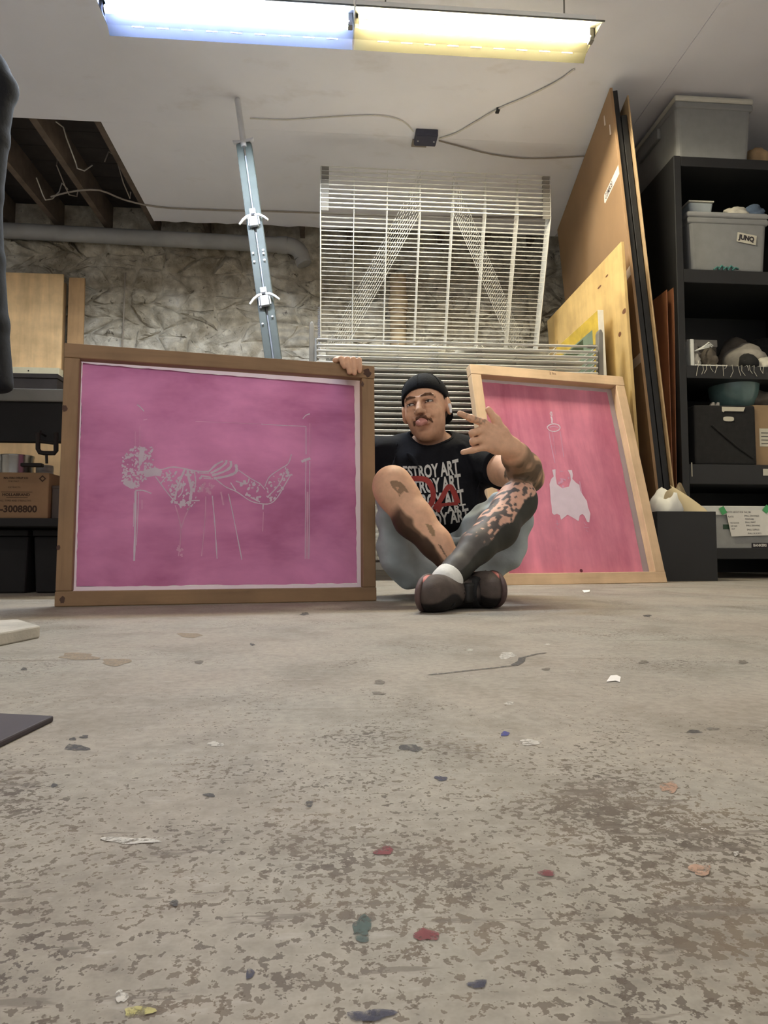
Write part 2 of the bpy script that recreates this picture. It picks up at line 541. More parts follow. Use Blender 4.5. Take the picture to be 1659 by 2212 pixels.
MB().tube(rel(drain, [bend[-1], bend[-1] + Vector((0.02, 0.0, -0.05))]), R_ + 0.002, 20).build('pipe_end', 'pipe_grey', drain, smooth=True)
q = PY(860, 560, YF - 0.17)
stack = empty('soil_pipe', (q.x, q.y, 0), None, 'upright tan pipe on the stone wall behind the wire rack', 'pipe')
MB().tube([(0, 0, 0), (0, 0, 2.62)], 0.075, 18).build('pipe_run', 'pipe_tan', stack, smooth=True)
MB().tube([(0, 0, 2.3), (0, 0, 2.42)], 0.088, 18).build('collar', 'pipe_tan', stack, smooth=True)
# thin rod down the wall
q = PY(265, 620, YF - 0.05)
tag(MB().tube([(q.x + 0.02, q.y, 2.62), (q.x, q.y, 1.2)], 0.007, 6).build('conduit', 'cable_dim'), 'thin grey conduit running down the stone wall left of centre', 'conduit')

# ================================================================== ceiling lamps
def emit(name, rgba):
    m, nt, b = new_mat(name)
    b.inputs['Base Color'].default_value = (0.9, 0.9, 0.9, 1)
    b.inputs['Emission Color'].default_value = (*rgba[:3], 1)
    b.inputs['Emission Strength'].default_value = rgba[3]
emit('tube_cool', TUBE_COOL); emit('tube_warm', TUBE_WARM); emit('tube_fill', TUBE_FILL)
plain('reflector_white', (236, 236, 236), 0.4, vary=0.02)
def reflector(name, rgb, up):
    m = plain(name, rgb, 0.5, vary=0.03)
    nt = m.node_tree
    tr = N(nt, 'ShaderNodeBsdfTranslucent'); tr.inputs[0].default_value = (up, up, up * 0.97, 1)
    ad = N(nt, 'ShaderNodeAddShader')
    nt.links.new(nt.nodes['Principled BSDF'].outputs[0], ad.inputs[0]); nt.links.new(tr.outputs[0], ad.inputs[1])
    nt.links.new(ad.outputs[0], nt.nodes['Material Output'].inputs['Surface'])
reflector('reflector_cool', (28, 32, 46), 0.14)  # bluish glow of its tube put into the base colour
reflector('reflector_warm', (36, 33, 18), 0.14)  # yellowish tube glow likewise tinted into the colour
plain('lamp_grey', (120, 118, 112), 0.5, vary=0.1)
def lamp(c, tube_mat, label, refl='reflector_white'):
    L = 0.605
    o = empty('fluorescent_lamp', c, None, label, 'lamp', 'fluorescent lamps')
    prof = [(-0.140, -0.034), (-0.138, -0.040), (-0.10, -0.012), (-0.055, 0.012), (-0.05, 0.03), (0.05, 0.03), (0.055, 0.012), (0.10, -0.012), (0.138, -0.040), (0.140, -0.034)]
    up = [(y, z + 0.004 if abs(y) < 0.135 else z + 0.003) for y, z in prof]
    b = MB()
    n = len(prof)
    vs = [(-L, y, z) for y, z in prof] + [(L, y, z) for y, z in prof] + [(-L, y, z) for y, z in up] + [(L, y, z) for y, z in up]
    fs = []
    for k in range(n - 1):
        fs += [(k, k+1, n+k+1, n+k), (2*n+k, 3*n+k, 3*n+k+1, 2*n+k+1)]
        fs += [(k, 2*n+k, 2*n+k+1, k+1), (n+k, n+k+1, 3*n+k+1, 3*n+k)]
    fs += [(0, n, 3*n, 2*n), (n-1, 3*n-1, 4*n-1, 2*n-1)]
    b.add(vs, fs)
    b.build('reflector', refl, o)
    MB().box((-L + 0.002, -0.045, 0.036), (L - 0.002, 0.045, 0.075)).build('housing', 'reflector_white', o, bevel=0.004)
    MB().tube([(-L + 0.022, 0, -0.014), (L - 0.022, 0, -0.014)], 0.0165, 14).build('tube', tube_mat, o, smooth=True)
    for s in (-1, 1):
        MB().box((s * (L - 0.022) - 0.006, -0.016, -0.036), (s * (L - 0.022) + 0.012 * s + 0.006, 0.016, 0.03)).build('lamp_holder', 'lamp_grey', o, bevel=0.003)
        b = MB()
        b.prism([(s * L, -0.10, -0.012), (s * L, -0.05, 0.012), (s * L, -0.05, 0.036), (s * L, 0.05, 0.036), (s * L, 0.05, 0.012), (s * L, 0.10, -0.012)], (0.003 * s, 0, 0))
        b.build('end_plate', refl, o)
        MB().tube([(s * L * 0.75, 0, 0.075), (s * L * 0.75, 0, CEIL - c[2])], 0.004, 6).build('hanger', 'lamp_grey', o)
    for k in range(9):
        x = -L + 0.12 + k * 0.12
        MB().box((x, 0.1005, -0.0165), (x + 0.055, 0.1035, -0.0135)).build('vent_slot', 'reflector_white', o)
    return o
lc = PH(765, 52, 2.752)
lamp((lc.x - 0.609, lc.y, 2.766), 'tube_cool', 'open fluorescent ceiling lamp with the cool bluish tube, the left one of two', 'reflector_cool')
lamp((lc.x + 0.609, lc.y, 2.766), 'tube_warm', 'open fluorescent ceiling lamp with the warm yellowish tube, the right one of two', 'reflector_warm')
lamp((lc.x - 0.609, -0.5, 2.766), 'tube_fill', 'assumed fluorescent ceiling lamp added for fill light behind the viewer, over the left of the room')  # unseen lamp, assumed and added to brighten the near side
lamp((lc.x + 0.609, -0.5, 2.766), 'tube_fill', 'assumed fluorescent ceiling lamp added for fill light behind the viewer, over the right of the room')  # its right-hand twin, likewise an unseen lamp added as fill

# ================================================================== junction box and cables on the ceiling
jb = PH(920, 290, CEIL)
j = empty('junction_box', (jb.x, jb.y, CEIL), None, 'small dark blue junction box on the ceiling', 'junction box')
MB().box((-0.075, -0.06, -0.045), (0.075, 0.06, 0.0)).build('case', 'box_blue_grey', j, bevel=0.005)
MB().box((-0.07, -0.055, -0.05), (0.07, 0.055, -0.046)).build('cover', 'box_blue_grey', j)
MB().box((-0.085, 0.055, -0.012), (0.02, 0.13, -0.002)).build('bracket', 'cable_dim', j)
for s in (-1, 1):
    MB().tube([(s * 0.055, 0, -0.05), (s * 0.055, 0, -0.053)], 0.006, 8).build('screw', 'chrome', j)
def cable(pix, r, mat, label, z=CEIL - 0.008, smooth=3):
    pts = [PH(x, y, z) for x, y in pix]
    # catmull-rom
    out = []
    for i in range(len(pts) - 1):
        p0, p1, p2, p3 = pts[max(i-1, 0)], pts[i], pts[i+1], pts[min(i+2, len(pts)-1)]
        for k in range(smooth):
            t = k / smooth
            out.append(0.5 * ((2*p1) + (p2-p0)*t + (2*p0-5*p1+4*p2-p3)*t*t + (3*p1-p0-3*p2+p3)*t**3))
    out.append(pts[-1])
    return tag(MB().tube(out, r, 6).build('cable', mat, smooth=True), label, 'cable', 'cables along the ceiling')
cable([(948, 300), (985, 288), (1030, 262), (1075, 236), (1140, 208), (1200, 178), (1240, 150)], 0.006, 'cable_white', 'pale cable running from the junction box up to the warm lamp')
cable([(948, 304), (1000, 318), (1060, 333), (1130, 342), (1200, 341), (1290, 336)], 0.005, 'cable_dim', 'thin cable running from the junction box right to the leaning boards')
cable([(893, 284), (870, 262), (820, 250), (730, 252), (620, 259), (540, 256)], 0.004, 'cable_white', 'thin pale cable running left from the junction box across the ceiling')
cable([(110, 425), (160, 413), (215, 411), (270, 432), (340, 447), (440, 453), (560, 456), (690, 460), (900, 468), (1190, 470)], 0.007, 'cable_dim', 'grey cable strung along the back edge of the ceiling from the open joist bay')
q = PH(1075, 236, CEIL)
tag(MB().box((q.x - 0.012, q.y - 0.02, CEIL - 0.018), (q.x + 0.012, q.y + 0.02, CEIL)).build('cable_clip', 'black_plastic', bevel=0.003), 'small dark clip holding the pale cable to the ceiling', 'cable clip')
# loose wires in the open joist bay
def bay_wire(i):
    r = random.Random(50 + i)
    x0 = HX - (0.18, 0.42, 0.6, 0.8, 1.0)[i]; y0 = HY + (0.62, 0.35, 0.75, 0.9, 0.5)[i]
    pts = []
    for k in range(7):
        pts.append(Vector((x0 + 0.02 * k, y0 + r.uniform(-0.06, 0.06) + 0.05 * k, CEIL + 0.09 + 0.12 * math.sin(k * 0.9 + i))))
    return MB().tube(pts, 0.005, 5).build('loose_wire', 'cable_white' if i % 2 else 'cable_dim', smooth=True)
WL = ['loose white wire looped between the open ceiling joists, nearest the right edge', 'grey wire sagging in the middle of the open joist bay',
      'pale wire curling at the back of the open joist bay', 'grey wire drooping over the pipe in the open joist bay', 'short pale wire end poking from the open joist bay at far left']
for i, l in enumerate(WL):
    tag(bay_wire(i), l, 'wire', 'wires in the open joist bay')
# ================================================================== drying rack with hinged wire trays
rf = P(685, 733, 3.6)
RX0, RYF, RZ0 = rf.x, rf.y, rf.z
RX1 = PY(1290, 741, RYF).x
RW, RD, PITCHZ = RX1 - RX0, 1.2, 0.031
rack = empty('drying_rack', (RX0, RYF, 0), None, 'large metal print drying rack with rows of hinged wire trays', 'drying rack')
fr = MB()
rr = 0.0042
ANG = math.acos(0.45 / RD)
WSTEP = PITCHZ * math.sin(ANG) * 5
fr.tube([(0, 0, 0), (RW, 0, 0)], 0.0050, 6)
fr.tube([(0, 0, 0), (0, RD, 0)], rr, 6); fr.tube([(RW, 0, 0), (RW, RD, 0)], rr, 6); fr.tube([(0, RD, 0), (RW, RD, 0)], rr, 6)
wr = MB()
for k in range(1, 7):
    wr.tube([(RW * k / 7, 0, 0.003), (RW * k / 7, RD, 0.003)], 0.0021, 4)
for k in range(1, 8):
    wr.tube([(0, WSTEP * k, 0.0), (RW, WSTEP * k, 0.0)], 0.0021, 4)
wr.tube([(0.03, RD, 0.004), (RW * 0.43, 0, 0.004)], 0.0019, 4)
wr.tube([(RW - 0.03, RD, 0.004), (RW * 0.57, 0, 0.004)], 0.0019, 4)
cl = MB().box((0.006, 0.0, -0.007), (0.055, 0.022, 0.009))
cl2 = MB().box((RW - 0.055, 0.0, -0.007), (RW - 0.006, 0.022, 0.009))
sp = MB()
hel = []
for k in range(61):
    a = k / 60 * 10 * 2 * PI
    hel.append((-0.012 + 0.010 * math.cos(a), RD - 0.16 - 0.14 * k / 60, 0.010 * math.sin(a)))
sp.tube(hel, 0.0016, 4)
proto = fr.build('tray', 'rack_wire', rack)
g_ = wr.build('wire_grid', 'rack_wire', proto)
s_ = sp.build('spring', 'zinc', proto)
c_ = cl.build('corner_clip', 'rack_post', proto)
c2_ = cl2.build('corner_clip', 'rack_post', proto)
proto.location = (0, 0, RZ0)
def add_tray(z, ang, clip):
    t = proto.copy(); COL.objects.link(t); t.parent = rack
    for ch in (g_, s_) + ((c_, c2_) if clip else ()):
        q = ch.copy(); COL.objects.link(q); q.parent = t
    # rotate about the hinge at local y = RD
    t.rotation_euler = (-ang, 0, 0)
    t.location = (0, RD - RD * math.cos(ang), z + RD * math.sin(ang))
    return t
for i in range(1, 26):
    add_tray(RZ0 - i * PITCHZ, 0, False)
lip = MB().box((0, 0.002, -0.0075), (RW, 0.006, -0.001)).build('tray_lip', 'rack_wire', proto)
for t_ in [c for c in rack.children if c.name.startswith('tray') and c is not proto]:
    q = lip.copy(); COL.objects.link(q); q.parent = t_
ANG = math.acos(0.45 / RD)
for i in range(10):
    add_tray(RZ0 + PITCHZ * (i + 1), ANG, True)
# posts and base
for x in (-0.03, RW + 0.03):
    MB().box((x - 0.018, RD - 0.02, 0.0), (x + 0.018, RD + 0.02, RZ0 + PITCHZ * 11 + 0.05)).build('back_post', 'rack_post', rack, bevel=0.004)
    b = MB()
    prof = [(x - 0.014, 0.02, 0), (x - 0.014, 0.02, RZ0 + 0.085), (x - 0.006, 0.02, RZ0 + 0.105), (x + 0.006, 0.02, RZ0 + 0.105), (x + 0.014, 0.02, RZ0 + 0.085), (x + 0.014, 0.02, 0)]
    b.prism(prof, (0, 0.045, 0)).build('front_post', 'rack_post', rack, bevel=0.003)
    MB().box((x - 0.018, 0.05, 0.06), (x + 0.018, RD, 0.10)).build('base_rail', 'rack_post', rack)
for y in (0.03, RD):
    MB().box((-0.03, y - 0.015, 0.06), (RW + 0.03, y + 0.015, 0.10)).build('base_beam', 'rack_post', rack)
# printed sheets left on the lowered trays
for i, (x0, x1, d0, d1, l) in enumerate((
        (0.10, 0.78, 0.10, 0.95, 'white paper sheet on the topmost lowered rack tray, left half'),
        (0.80, 1.36, 0.12, 0.90, 'white paper sheet on the topmost lowered rack tray, right half'),
        (0.05, 0.72, 0.06, 0.85, 'white paper sheet on the second lowered rack tray, left half'),
        (0.78, 1.30, 0.04, 0.85, 'white paper sheet on the second lowered rack tray, right half'))):
    z = RZ0 - (i // 2) * PITCHZ + 0.0075
    o = tag(MB().box((0, 0, 0), (x1 - x0, d1 - d0, 0.0012)).build('paper_sheet', 'paper_white'), l, 'paper', 'sheets drying on the rack')
    o.location = (RX0 + x0, RYF + d0, z)
rp = random.Random(21)
ORD = 'third fourth fifth sixth seventh eighth ninth tenth eleventh twelfth thirteenth fourteenth fifteenth sixteenth seventeenth eighteenth nineteenth twentieth twenty-first twenty-second twenty-third twenty-fourth twenty-fifth'.split()
sheet = MB().box((0, 0, 0), (RW - 0.12, 1.08, 0.0012)).build('paper_sheet', 'paper_white')
for i in range(2, 25):
    o = sheet if i == 2 else sheet.copy()
    if i > 2: COL.objects.link(o)
    tag(o, 'large paper sheet drying on the ' + ORD[i - 2] + ' lowered rack tray from the top', 'paper', 'sheets filling the lower trays')
    o.location = (RX0 + 0.06 + rp.uniform(-0.02, 0.02), RYF + 0.035 + rp.uniform(0, 0.03), RZ0 - i * PITCHZ + 0.0075)

# ================================================================== pole with two rails and winged clamps
top = PH(513, 214, CEIL - 0.004)
low = P(592, 790, 3.72)
dirn = (top - low).normalized()
foot = low - dirn * (low.z / dirn.z)
pole = empty('clamp_pole', foot, None, 'leaning steel pole of twin green-grey rails with winged silver clamps', 'pole')
PL = (top - foot).length
side = dirn.cross(FLAT).normalized(); back = side.cross(dirn).normalized()
PM = Matrix(((side.x, back.x, dirn.x, 0), (side.y, back.y, dirn.y, 0), (side.z, back.z, dirn.z, 0), (0, 0, 0, 1)))
if side.dot(RIGHT) < 0:
    PM = Matrix(((-side.x, back.x, dirn.x, 0), (-side.y, back.y, dirn.y, 0), (-side.z, back.z, dirn.z, 0), (0, 0, 0, 1)))
def along(py):                        # distance along the pole seen at image row py
    lo, hi = 0.0, PL
    for _ in range(40):
        m = (lo + hi) / 2
        if proj(foot + dirn * m)[1] > py: lo = m
        else: hi = m
    return lo
aT, a1, a2, a3 = along(214), along(305), along(470), along(640)
MB().tube([(0, 0, a1 - 0.05), (0, 0, aT - 0.012), (0, 0, aT - 0.003), (0, 0, aT)], [0.019, 0.019, 0.016, 0.009], 14).build('chrome_rod', 'chrome', pole, smooth=True, M=PM)
for s in (-1, 1):
    b = MB()
    b.box((s * 0.026 - 0.018, -0.006, 0.0), (s * 0.026 + 0.018, 0.0, a1 - 0.02))
    b.box((s * 0.044 - 0.003, 0.0, 0.0), (s * 0.044 + 0.003, 0.03, a1 - 0.02))
    b.box((s * 0.008 - 0.002, 0.0, 0.0), (s * 0.008 + 0.002, 0.03, a1 - 0.02))
    b.build('rail', 'rail_green_grey', pole, M=PM)
MB().tube([(0, 0.012, 0.0), (0, 0.012, a1 - 0.1)], 0.006, 8).build('inner_rod', 'zinc', pole, smooth=True, M=PM)
for s in (-1, 1):
    MB().prism([(s * 0.012, -0.012, a1), (s * 0.064, -0.012, a1 + 0.008), (s * 0.062, -0.012, a1 - 0.006), (s * 0.03, -0.012, a1 - 0.018), (s * 0.012, -0.012, a1 - 0.016)], (0, 0.02, 0)).build('top_collar', 'zinc', pole, M=PM)
for a in (a2, a3):
    MB().box((-0.024, -0.03, a - 0.075), (0.024, -0.008, a - 0.01)).build('clamp_plate', 'chrome', pole, M=PM, bevel=0.003)
    MB().box((-0.018, -0.028, a + 0.01), (0.018, -0.008, a + 0.045)).build('clamp_screw', 'zinc', pole, M=PM, bevel=0.003)
    for s in (-1, 1):
        pts = [(s * 0.012, -0.02, a + 0.002), (s * 0.034, -0.024, a - 0.004), (s * 0.062, -0.028, a - 0.026), (s * 0.086, -0.03, a - 0.055)]
        MB().tube(pts, [0.008, 0.009, 0.008, 0.006], 8).build('wing', 'white_metal', pole, smooth=True, M=PM)
        MB().tube([(s * 0.03, -0.02, a - 0.005), (s * 0.032, -0.024, a - 0.07)], 0.0045, 6).build('clamp_arm', 'zinc', pole, M=PM)
for k, (s, py) in enumerate(((-1, 548), (1, 545), (1, 552), (-1, 566), (1, 566), (-1, 665), (1, 688), (-1, 700))):
    a = along(py)
    MB().tube([(s * 0.03, -0.004, a), (s * 0.03, -0.016, a)], 0.006, 8).build('bolt', 'zinc', pole, M=PM)
# ================================================================== soft-body modelling: distance fields -> one continuous mesh
class Field:
    """union of blended primitives sampled on a grid, meshed with surface nets"""
    def __init__(self, lo, hi, res):
        self.lo = np.array(lo, float); self.res = res
        self.n = np.ceil((np.array(hi, float) - self.lo) / res).astype(int) + 1
        self.F = np.full(self.n, 0.5, np.float32)
    def _sl(self, lo, hi):
        a = np.clip(np.floor((np.array(lo) - self.lo) / self.res).astype(int), 0, self.n - 1)
        b = np.clip(np.ceil((np.array(hi) - self.lo) / self.res).astype(int) + 1, 1, self.n)
        return a, b
    def apply(self, fn, lo, hi, op='u', k=0.02):
        pad = k + 3 * self.res + 0.004
        a, b = self._sl(np.array(lo) - pad, np.array(hi) + pad)
        if np.any(b <= a): return
        ax = [(self.lo[i] + self.res * np.arange(a[i], b[i])).astype(np.float32) for i in range(3)]
        X, Y, Z = np.meshgrid(*ax, indexing='ij')
        d = fn(X, Y, Z)
        sub = self.F[a[0]:b[0], a[1]:b[1], a[2]:b[2]]
        if op == 'u':
            h = np.clip(0.5 + 0.5 * (sub - d) / k, 0, 1)
            r = sub + (d - sub) * h - k * h * (1 - h)
        else:                              # carve
            d = -d
            h = np.clip(0.5 - 0.5 * (sub - d) / k, 0, 1)
            r = sub + (d - sub) * h + k * h * (1 - h)
        self.F[a[0]:b[0], a[1]:b[1], a[2]:b[2]] = r
        return self
    def cap(self, a, b, r0, r1=None, op='u', k=0.02):
        a = np.array(a, float); b = np.array(b, float); r1 = r0 if r1 is None else r1
        ab = b - a; L2 = max(ab.dot(ab), 1e-9)
        def fn(X, Y, Z):
            px, py, pz = X - a[0], Y - a[1], Z - a[2]
            t = np.clip((px * ab[0] + py * ab[1] + pz * ab[2]) / L2, 0, 1)
            return np.sqrt((px - t * ab[0])**2 + (py - t * ab[1])**2 + (pz - t * ab[2])**2) - (r0 + (r1 - r0) * t)
        rm = max(r0, r1)
        return self.apply(fn, np.minimum(a, b) - rm, np.maximum(a, b) + rm, op, k)
    def chain(self, pts, rs, op='u', k=0.02):
        for i in range(len(pts) - 1):
            self.cap(pts[i], pts[i + 1], rs[i], rs[i + 1], op, k)
        return self
    def ell(self, c, r, R=None, op='u', k=0.02):
        """ellipsoid; R = 3 axis vectors (rows)"""
        c = np.array(c, float); r = np.array(r, float)
        R = np.eye(3) if R is None else np.array(R, float)
        def fn(X, Y, Z):
            px, py, pz = X - c[0], Y - c[1], Z - c[2]
            q = [(px * R[i, 0] + py * R[i, 1] + pz * R[i, 2]) for i in range(3)]
            k0 = np.sqrt(sum((q[i] / r[i])**2 for i in range(3)))
            k1 = np.sqrt(sum((q[i] / r[i]**2)**2 for i in range(3))) + 1e-6
            return k0 * (k0 - 1) / k1
        rm = np.sqrt(((R * r[:, None])**2).sum(0))
        return self.apply(fn, c - rm, c + rm, op, k)
    def box(self, c, h, R=None, rad=0.01, op='u', k=0.01):
        c = np.array(c, float); h = np.array(h, float)
        R = np.eye(3) if R is None else np.array(R, float)
        def fn(X, Y, Z):
            px, py, pz = X - c[0], Y - c[1], Z - c[2]
            q = [np.abs(px * R[i, 0] + py * R[i, 1] + pz * R[i, 2]) - (h[i] - rad) for i in range(3)]
            out = np.sqrt(sum(np.maximum(v, 0)**2 for v in q))
            return out + np.minimum(np.maximum(np.maximum(q[0], q[1]), q[2]), 0) - rad
        rm = (np.abs(R) * h[:, None]).sum(0)
        return self.apply(fn, c - rm, c + rm, op, k)
    def half(self, p, n, k=0.004):          # remove everything on the side n points to
        p = np.array(p, float); n = np.array(n, float); n /= np.linalg.norm(n)
        def fn(X, Y, Z):
            return -((X - p[0]) * n[0] + (Y - p[1]) * n[1] + (Z - p[2]) * n[2])
        hi = self.lo + self.res * (self.n - 1)
        return self.apply(fn, self.lo, hi, 'c', k)
    def wobble(self, fn):                    # displace the surface by fn(X, Y, Z)
        ax = [(self.lo[i] + self.res * np.arange(self.n[i])).astype(np.float32) for i in range(3)]
        near = np.abs(self.F) < 0.03
        I = np.nonzero(near)
        self.F[I] += fn(ax[0][I[0]], ax[1][I[1]], ax[2][I[2]]).astype(np.float32)
        return self
    def mesh(self):
        F = self.F
        S = F < 0
        nx, ny, nz = self.n
        anyc = np.zeros((nx - 1, ny - 1, nz - 1), bool); allc = np.ones_like(anyc)
        for dx in (0, 1):
            for dy in (0, 1):
                for dz in (0, 1):
                    s = S[dx:nx - 1 + dx, dy:ny - 1 + dy, dz:nz - 1 + dz]
                    anyc |= s; allc &= s
        I = np.array(np.nonzero(anyc & ~allc)).T
        acc = np.zeros((len(I), 3)); cnt = np.zeros(len(I))
        cor = [(x, y, z) for x in (0, 1) for y in (0, 1) for z in (0, 1)]
        val = {c: F[I[:, 0] + c[0], I[:, 1] + c[1], I[:, 2] + c[2]] for c in cor}
        for c in cor:
            for ax in range(3):
                if c[ax] == 0:
                    d = list(c); d[ax] = 1; d = tuple(d)
                    va, vb = val[c], val[d]
                    x = (va < 0) != (vb < 0)
                    t = np.where(x, va / np.where(x, va - vb, 1), 0)
                    p = np.array(c, float)[None, :].repeat(len(I), 0); p[:, ax] += t
                    acc += p * x[:, None]; cnt += x
        V = self.lo + self.res * (I + acc / np.maximum(cnt, 1)[:, None])
        idx = np.full(anyc.shape, -1, np.int32); idx[I[:, 0], I[:, 1], I[:, 2]] = np.arange(len(I))
        faces = []
        for ax in range(3):
            o1, o2 = [(1, 2), (2, 0), (0, 1)][ax]
            sl0 = [slice(1, -1)] * 3; sl1 = [slice(1, -1)] * 3
            sl0[ax] = slice(0, -1); sl1[ax] = slice(1, None)
            A, B = S[tuple(sl0)], S[tuple(sl1)]
            E = np.array(np.nonzero(A != B)).T
            if not len(E): continue
            flip = ~A[E[:, 0], E[:, 1], E[:, 2]]
            base = E.copy()
            for a2 in range(3):
                if a2 != ax: base[:, a2] += 1
            q = []
            for d1, d2 in ((0, 0), (-1, 0), (-1, -1), (0, -1)):
                c = base.copy(); c[:, o1] += d1; c[:, o2] += d2
                q.append(idx[c[:, 0], c[:, 1], c[:, 2]])
            q = np.array(q).T
            q[flip] = q[flip][:, ::-1]
            faces.append(q)
        Q = np.concatenate(faces)
        return V, Q[(Q >= 0).all(1)]
def quads_mesh(name, V, Q, mat, parent=None, origin=(0, 0, 0), colors=None):
    me = bpy.data.meshes.new(name)
    V = V - np.array(origin)
    me.vertices.add(len(V)); me.vertices.foreach_set('co', V.astype(np.float32).ravel())
    me.loops.add(len(Q) * 4); me.loops.foreach_set('vertex_index', Q.astype(np.int32).ravel())
    me.polygons.add(len(Q)); me.polygons.foreach_set('loop_start', np.arange(0, len(Q) * 4, 4, dtype=np.int32))
    me.polygons.foreach_set('use_smooth', np.ones(len(Q), bool))
    me.update(calc_edges=True); me.validate()
    if colors is not None:
        at = me.color_attributes.new('paint', 'FLOAT_COLOR', 'POINT')
        c = np.ones((len(V), 4), np.float32); c[:, :3] = colors
        at.data.foreach_set('color', c.ravel())
    o = link_mesh(name, me, mat, parent)
    return o
_perm = np.random.RandomState(3).rand(4096)
def vnoise(x, y, z):
    """smooth value noise 0..1"""
    xi, yi, zi = np.floor(x).astype(int), np.floor(y).astype(int), np.floor(z).astype(int)
    fx, fy, fz = x - xi, y - yi, z - zi
    s = lambda t: t * t * (3 - 2 * t)
    fx, fy, fz = s(fx), s(fy), s(fz)
    h = lambda a, b, c: _perm[(a * 73 + b * 179 + c * 283 + (a * b) % 17) % 4096]
    l = lambda a, b, t: a + (b - a) * t
    return l(l(l(h(xi, yi, zi), h(xi+1, yi, zi), fx), l(h(xi, yi+1, zi), h(xi+1, yi+1, zi), fx), fy),
             l(l(h(xi, yi, zi+1), h(xi+1, yi, zi+1), fx), l(h(xi, yi+1, zi+1), h(xi+1, yi+1, zi+1), fx), fy), fz)
# ================================================================== screen-printing frames
def mat_emulsion(name, rgb, streak, dark, trans):
    m, nt, b = new_mat(name)
    c = srgb(*rgb)
    v = coords(nt, streak)
    f = noise(nt, v, 1.0, 5, 0.6, 0.3)
    d = tuple(x * y for x, y in zip(c[:3], dark))
    col = ramp(nt, f, [(0.32, d), (0.55, c[:3]), (0.75, tuple(min(1, x * 1.25) for x in c[:3]))]).outputs[0]
    g = noise(nt, coords(nt), 9, 4)
    col = mixc(nt, 1.0, col, ramp(nt, g, [(0.3, (0.9, 0.88, 0.9)), (0.7, (1.06, 1.06, 1.06))]).outputs[0], 'MULTIPLY')
    nt.links.new(col, b.inputs['Base Color'])
    b.inputs['Roughness'].default_value = 0.45
    b.inputs['Specular IOR Level'].default_value = 0.3
    tr = N(nt, 'ShaderNodeBsdfTranslucent'); nt.links.new(col, tr.inputs[0])
    mx = N(nt, 'ShaderNodeMixShader'); mx.inputs[0].default_value = trans
    nt.links.new(b.outputs[0], mx.inputs[1]); nt.links.new(tr.outputs[0], mx.inputs[2])
    nt.links.new(mx.outputs[0], nt.nodes['Material Output'].inputs['Surface'])
mat_emulsion('emulsion_magenta', (196, 124, 160), (2.2, 1, 5.5), (0.66, 0.54, 0.62), 0.55)
mat_emulsion('emulsion_rose', (222, 138, 160), (7.0, 1, 1.3), (0.76, 0.60, 0.68), 0.22)
def thin_cloth(name, rgb):
    m = plain(name, rgb, 0.7, vary=0.08, scale=12)
    nt = m.node_tree
    tr = N(nt, 'ShaderNodeBsdfTranslucent'); tr.inputs[0].default_value = srgb(*rgb)
    mx = N(nt, 'ShaderNodeMixShader'); mx.inputs[0].default_value = 0.6
    nt.links.new(nt.nodes['Principled BSDF'].outputs[0], mx.inputs[1]); nt.links.new(tr.outputs[0], mx.inputs[2])
    nt.links.new(mx.outputs[0], nt.nodes['Material Output'].inputs['Surface'])
thin_cloth('mesh_margin', (226, 206, 212))
plain('stencil_open', (206, 188, 200), 0.75, vary=0.05)
plain('stencil_faint', (204, 150, 176), 0.75, vary=0.08)
plain('ink_dark_red', (92, 22, 40), 0.5, vary=0.2)
wood('frame_wood_dark', (146, 116, 84), 0.75, along='X')
wood('frame_wood_dark_up', (146, 116, 84), 0.75, along='Z')
wood('frame_wood_pale', (208, 178, 144), 0.85, along='X')
wood('frame_wood_pale_up', (208, 178, 144), 0.85, along='Z')
plain('stain_brown', (74, 48, 34), 0.7, vary=0.3)

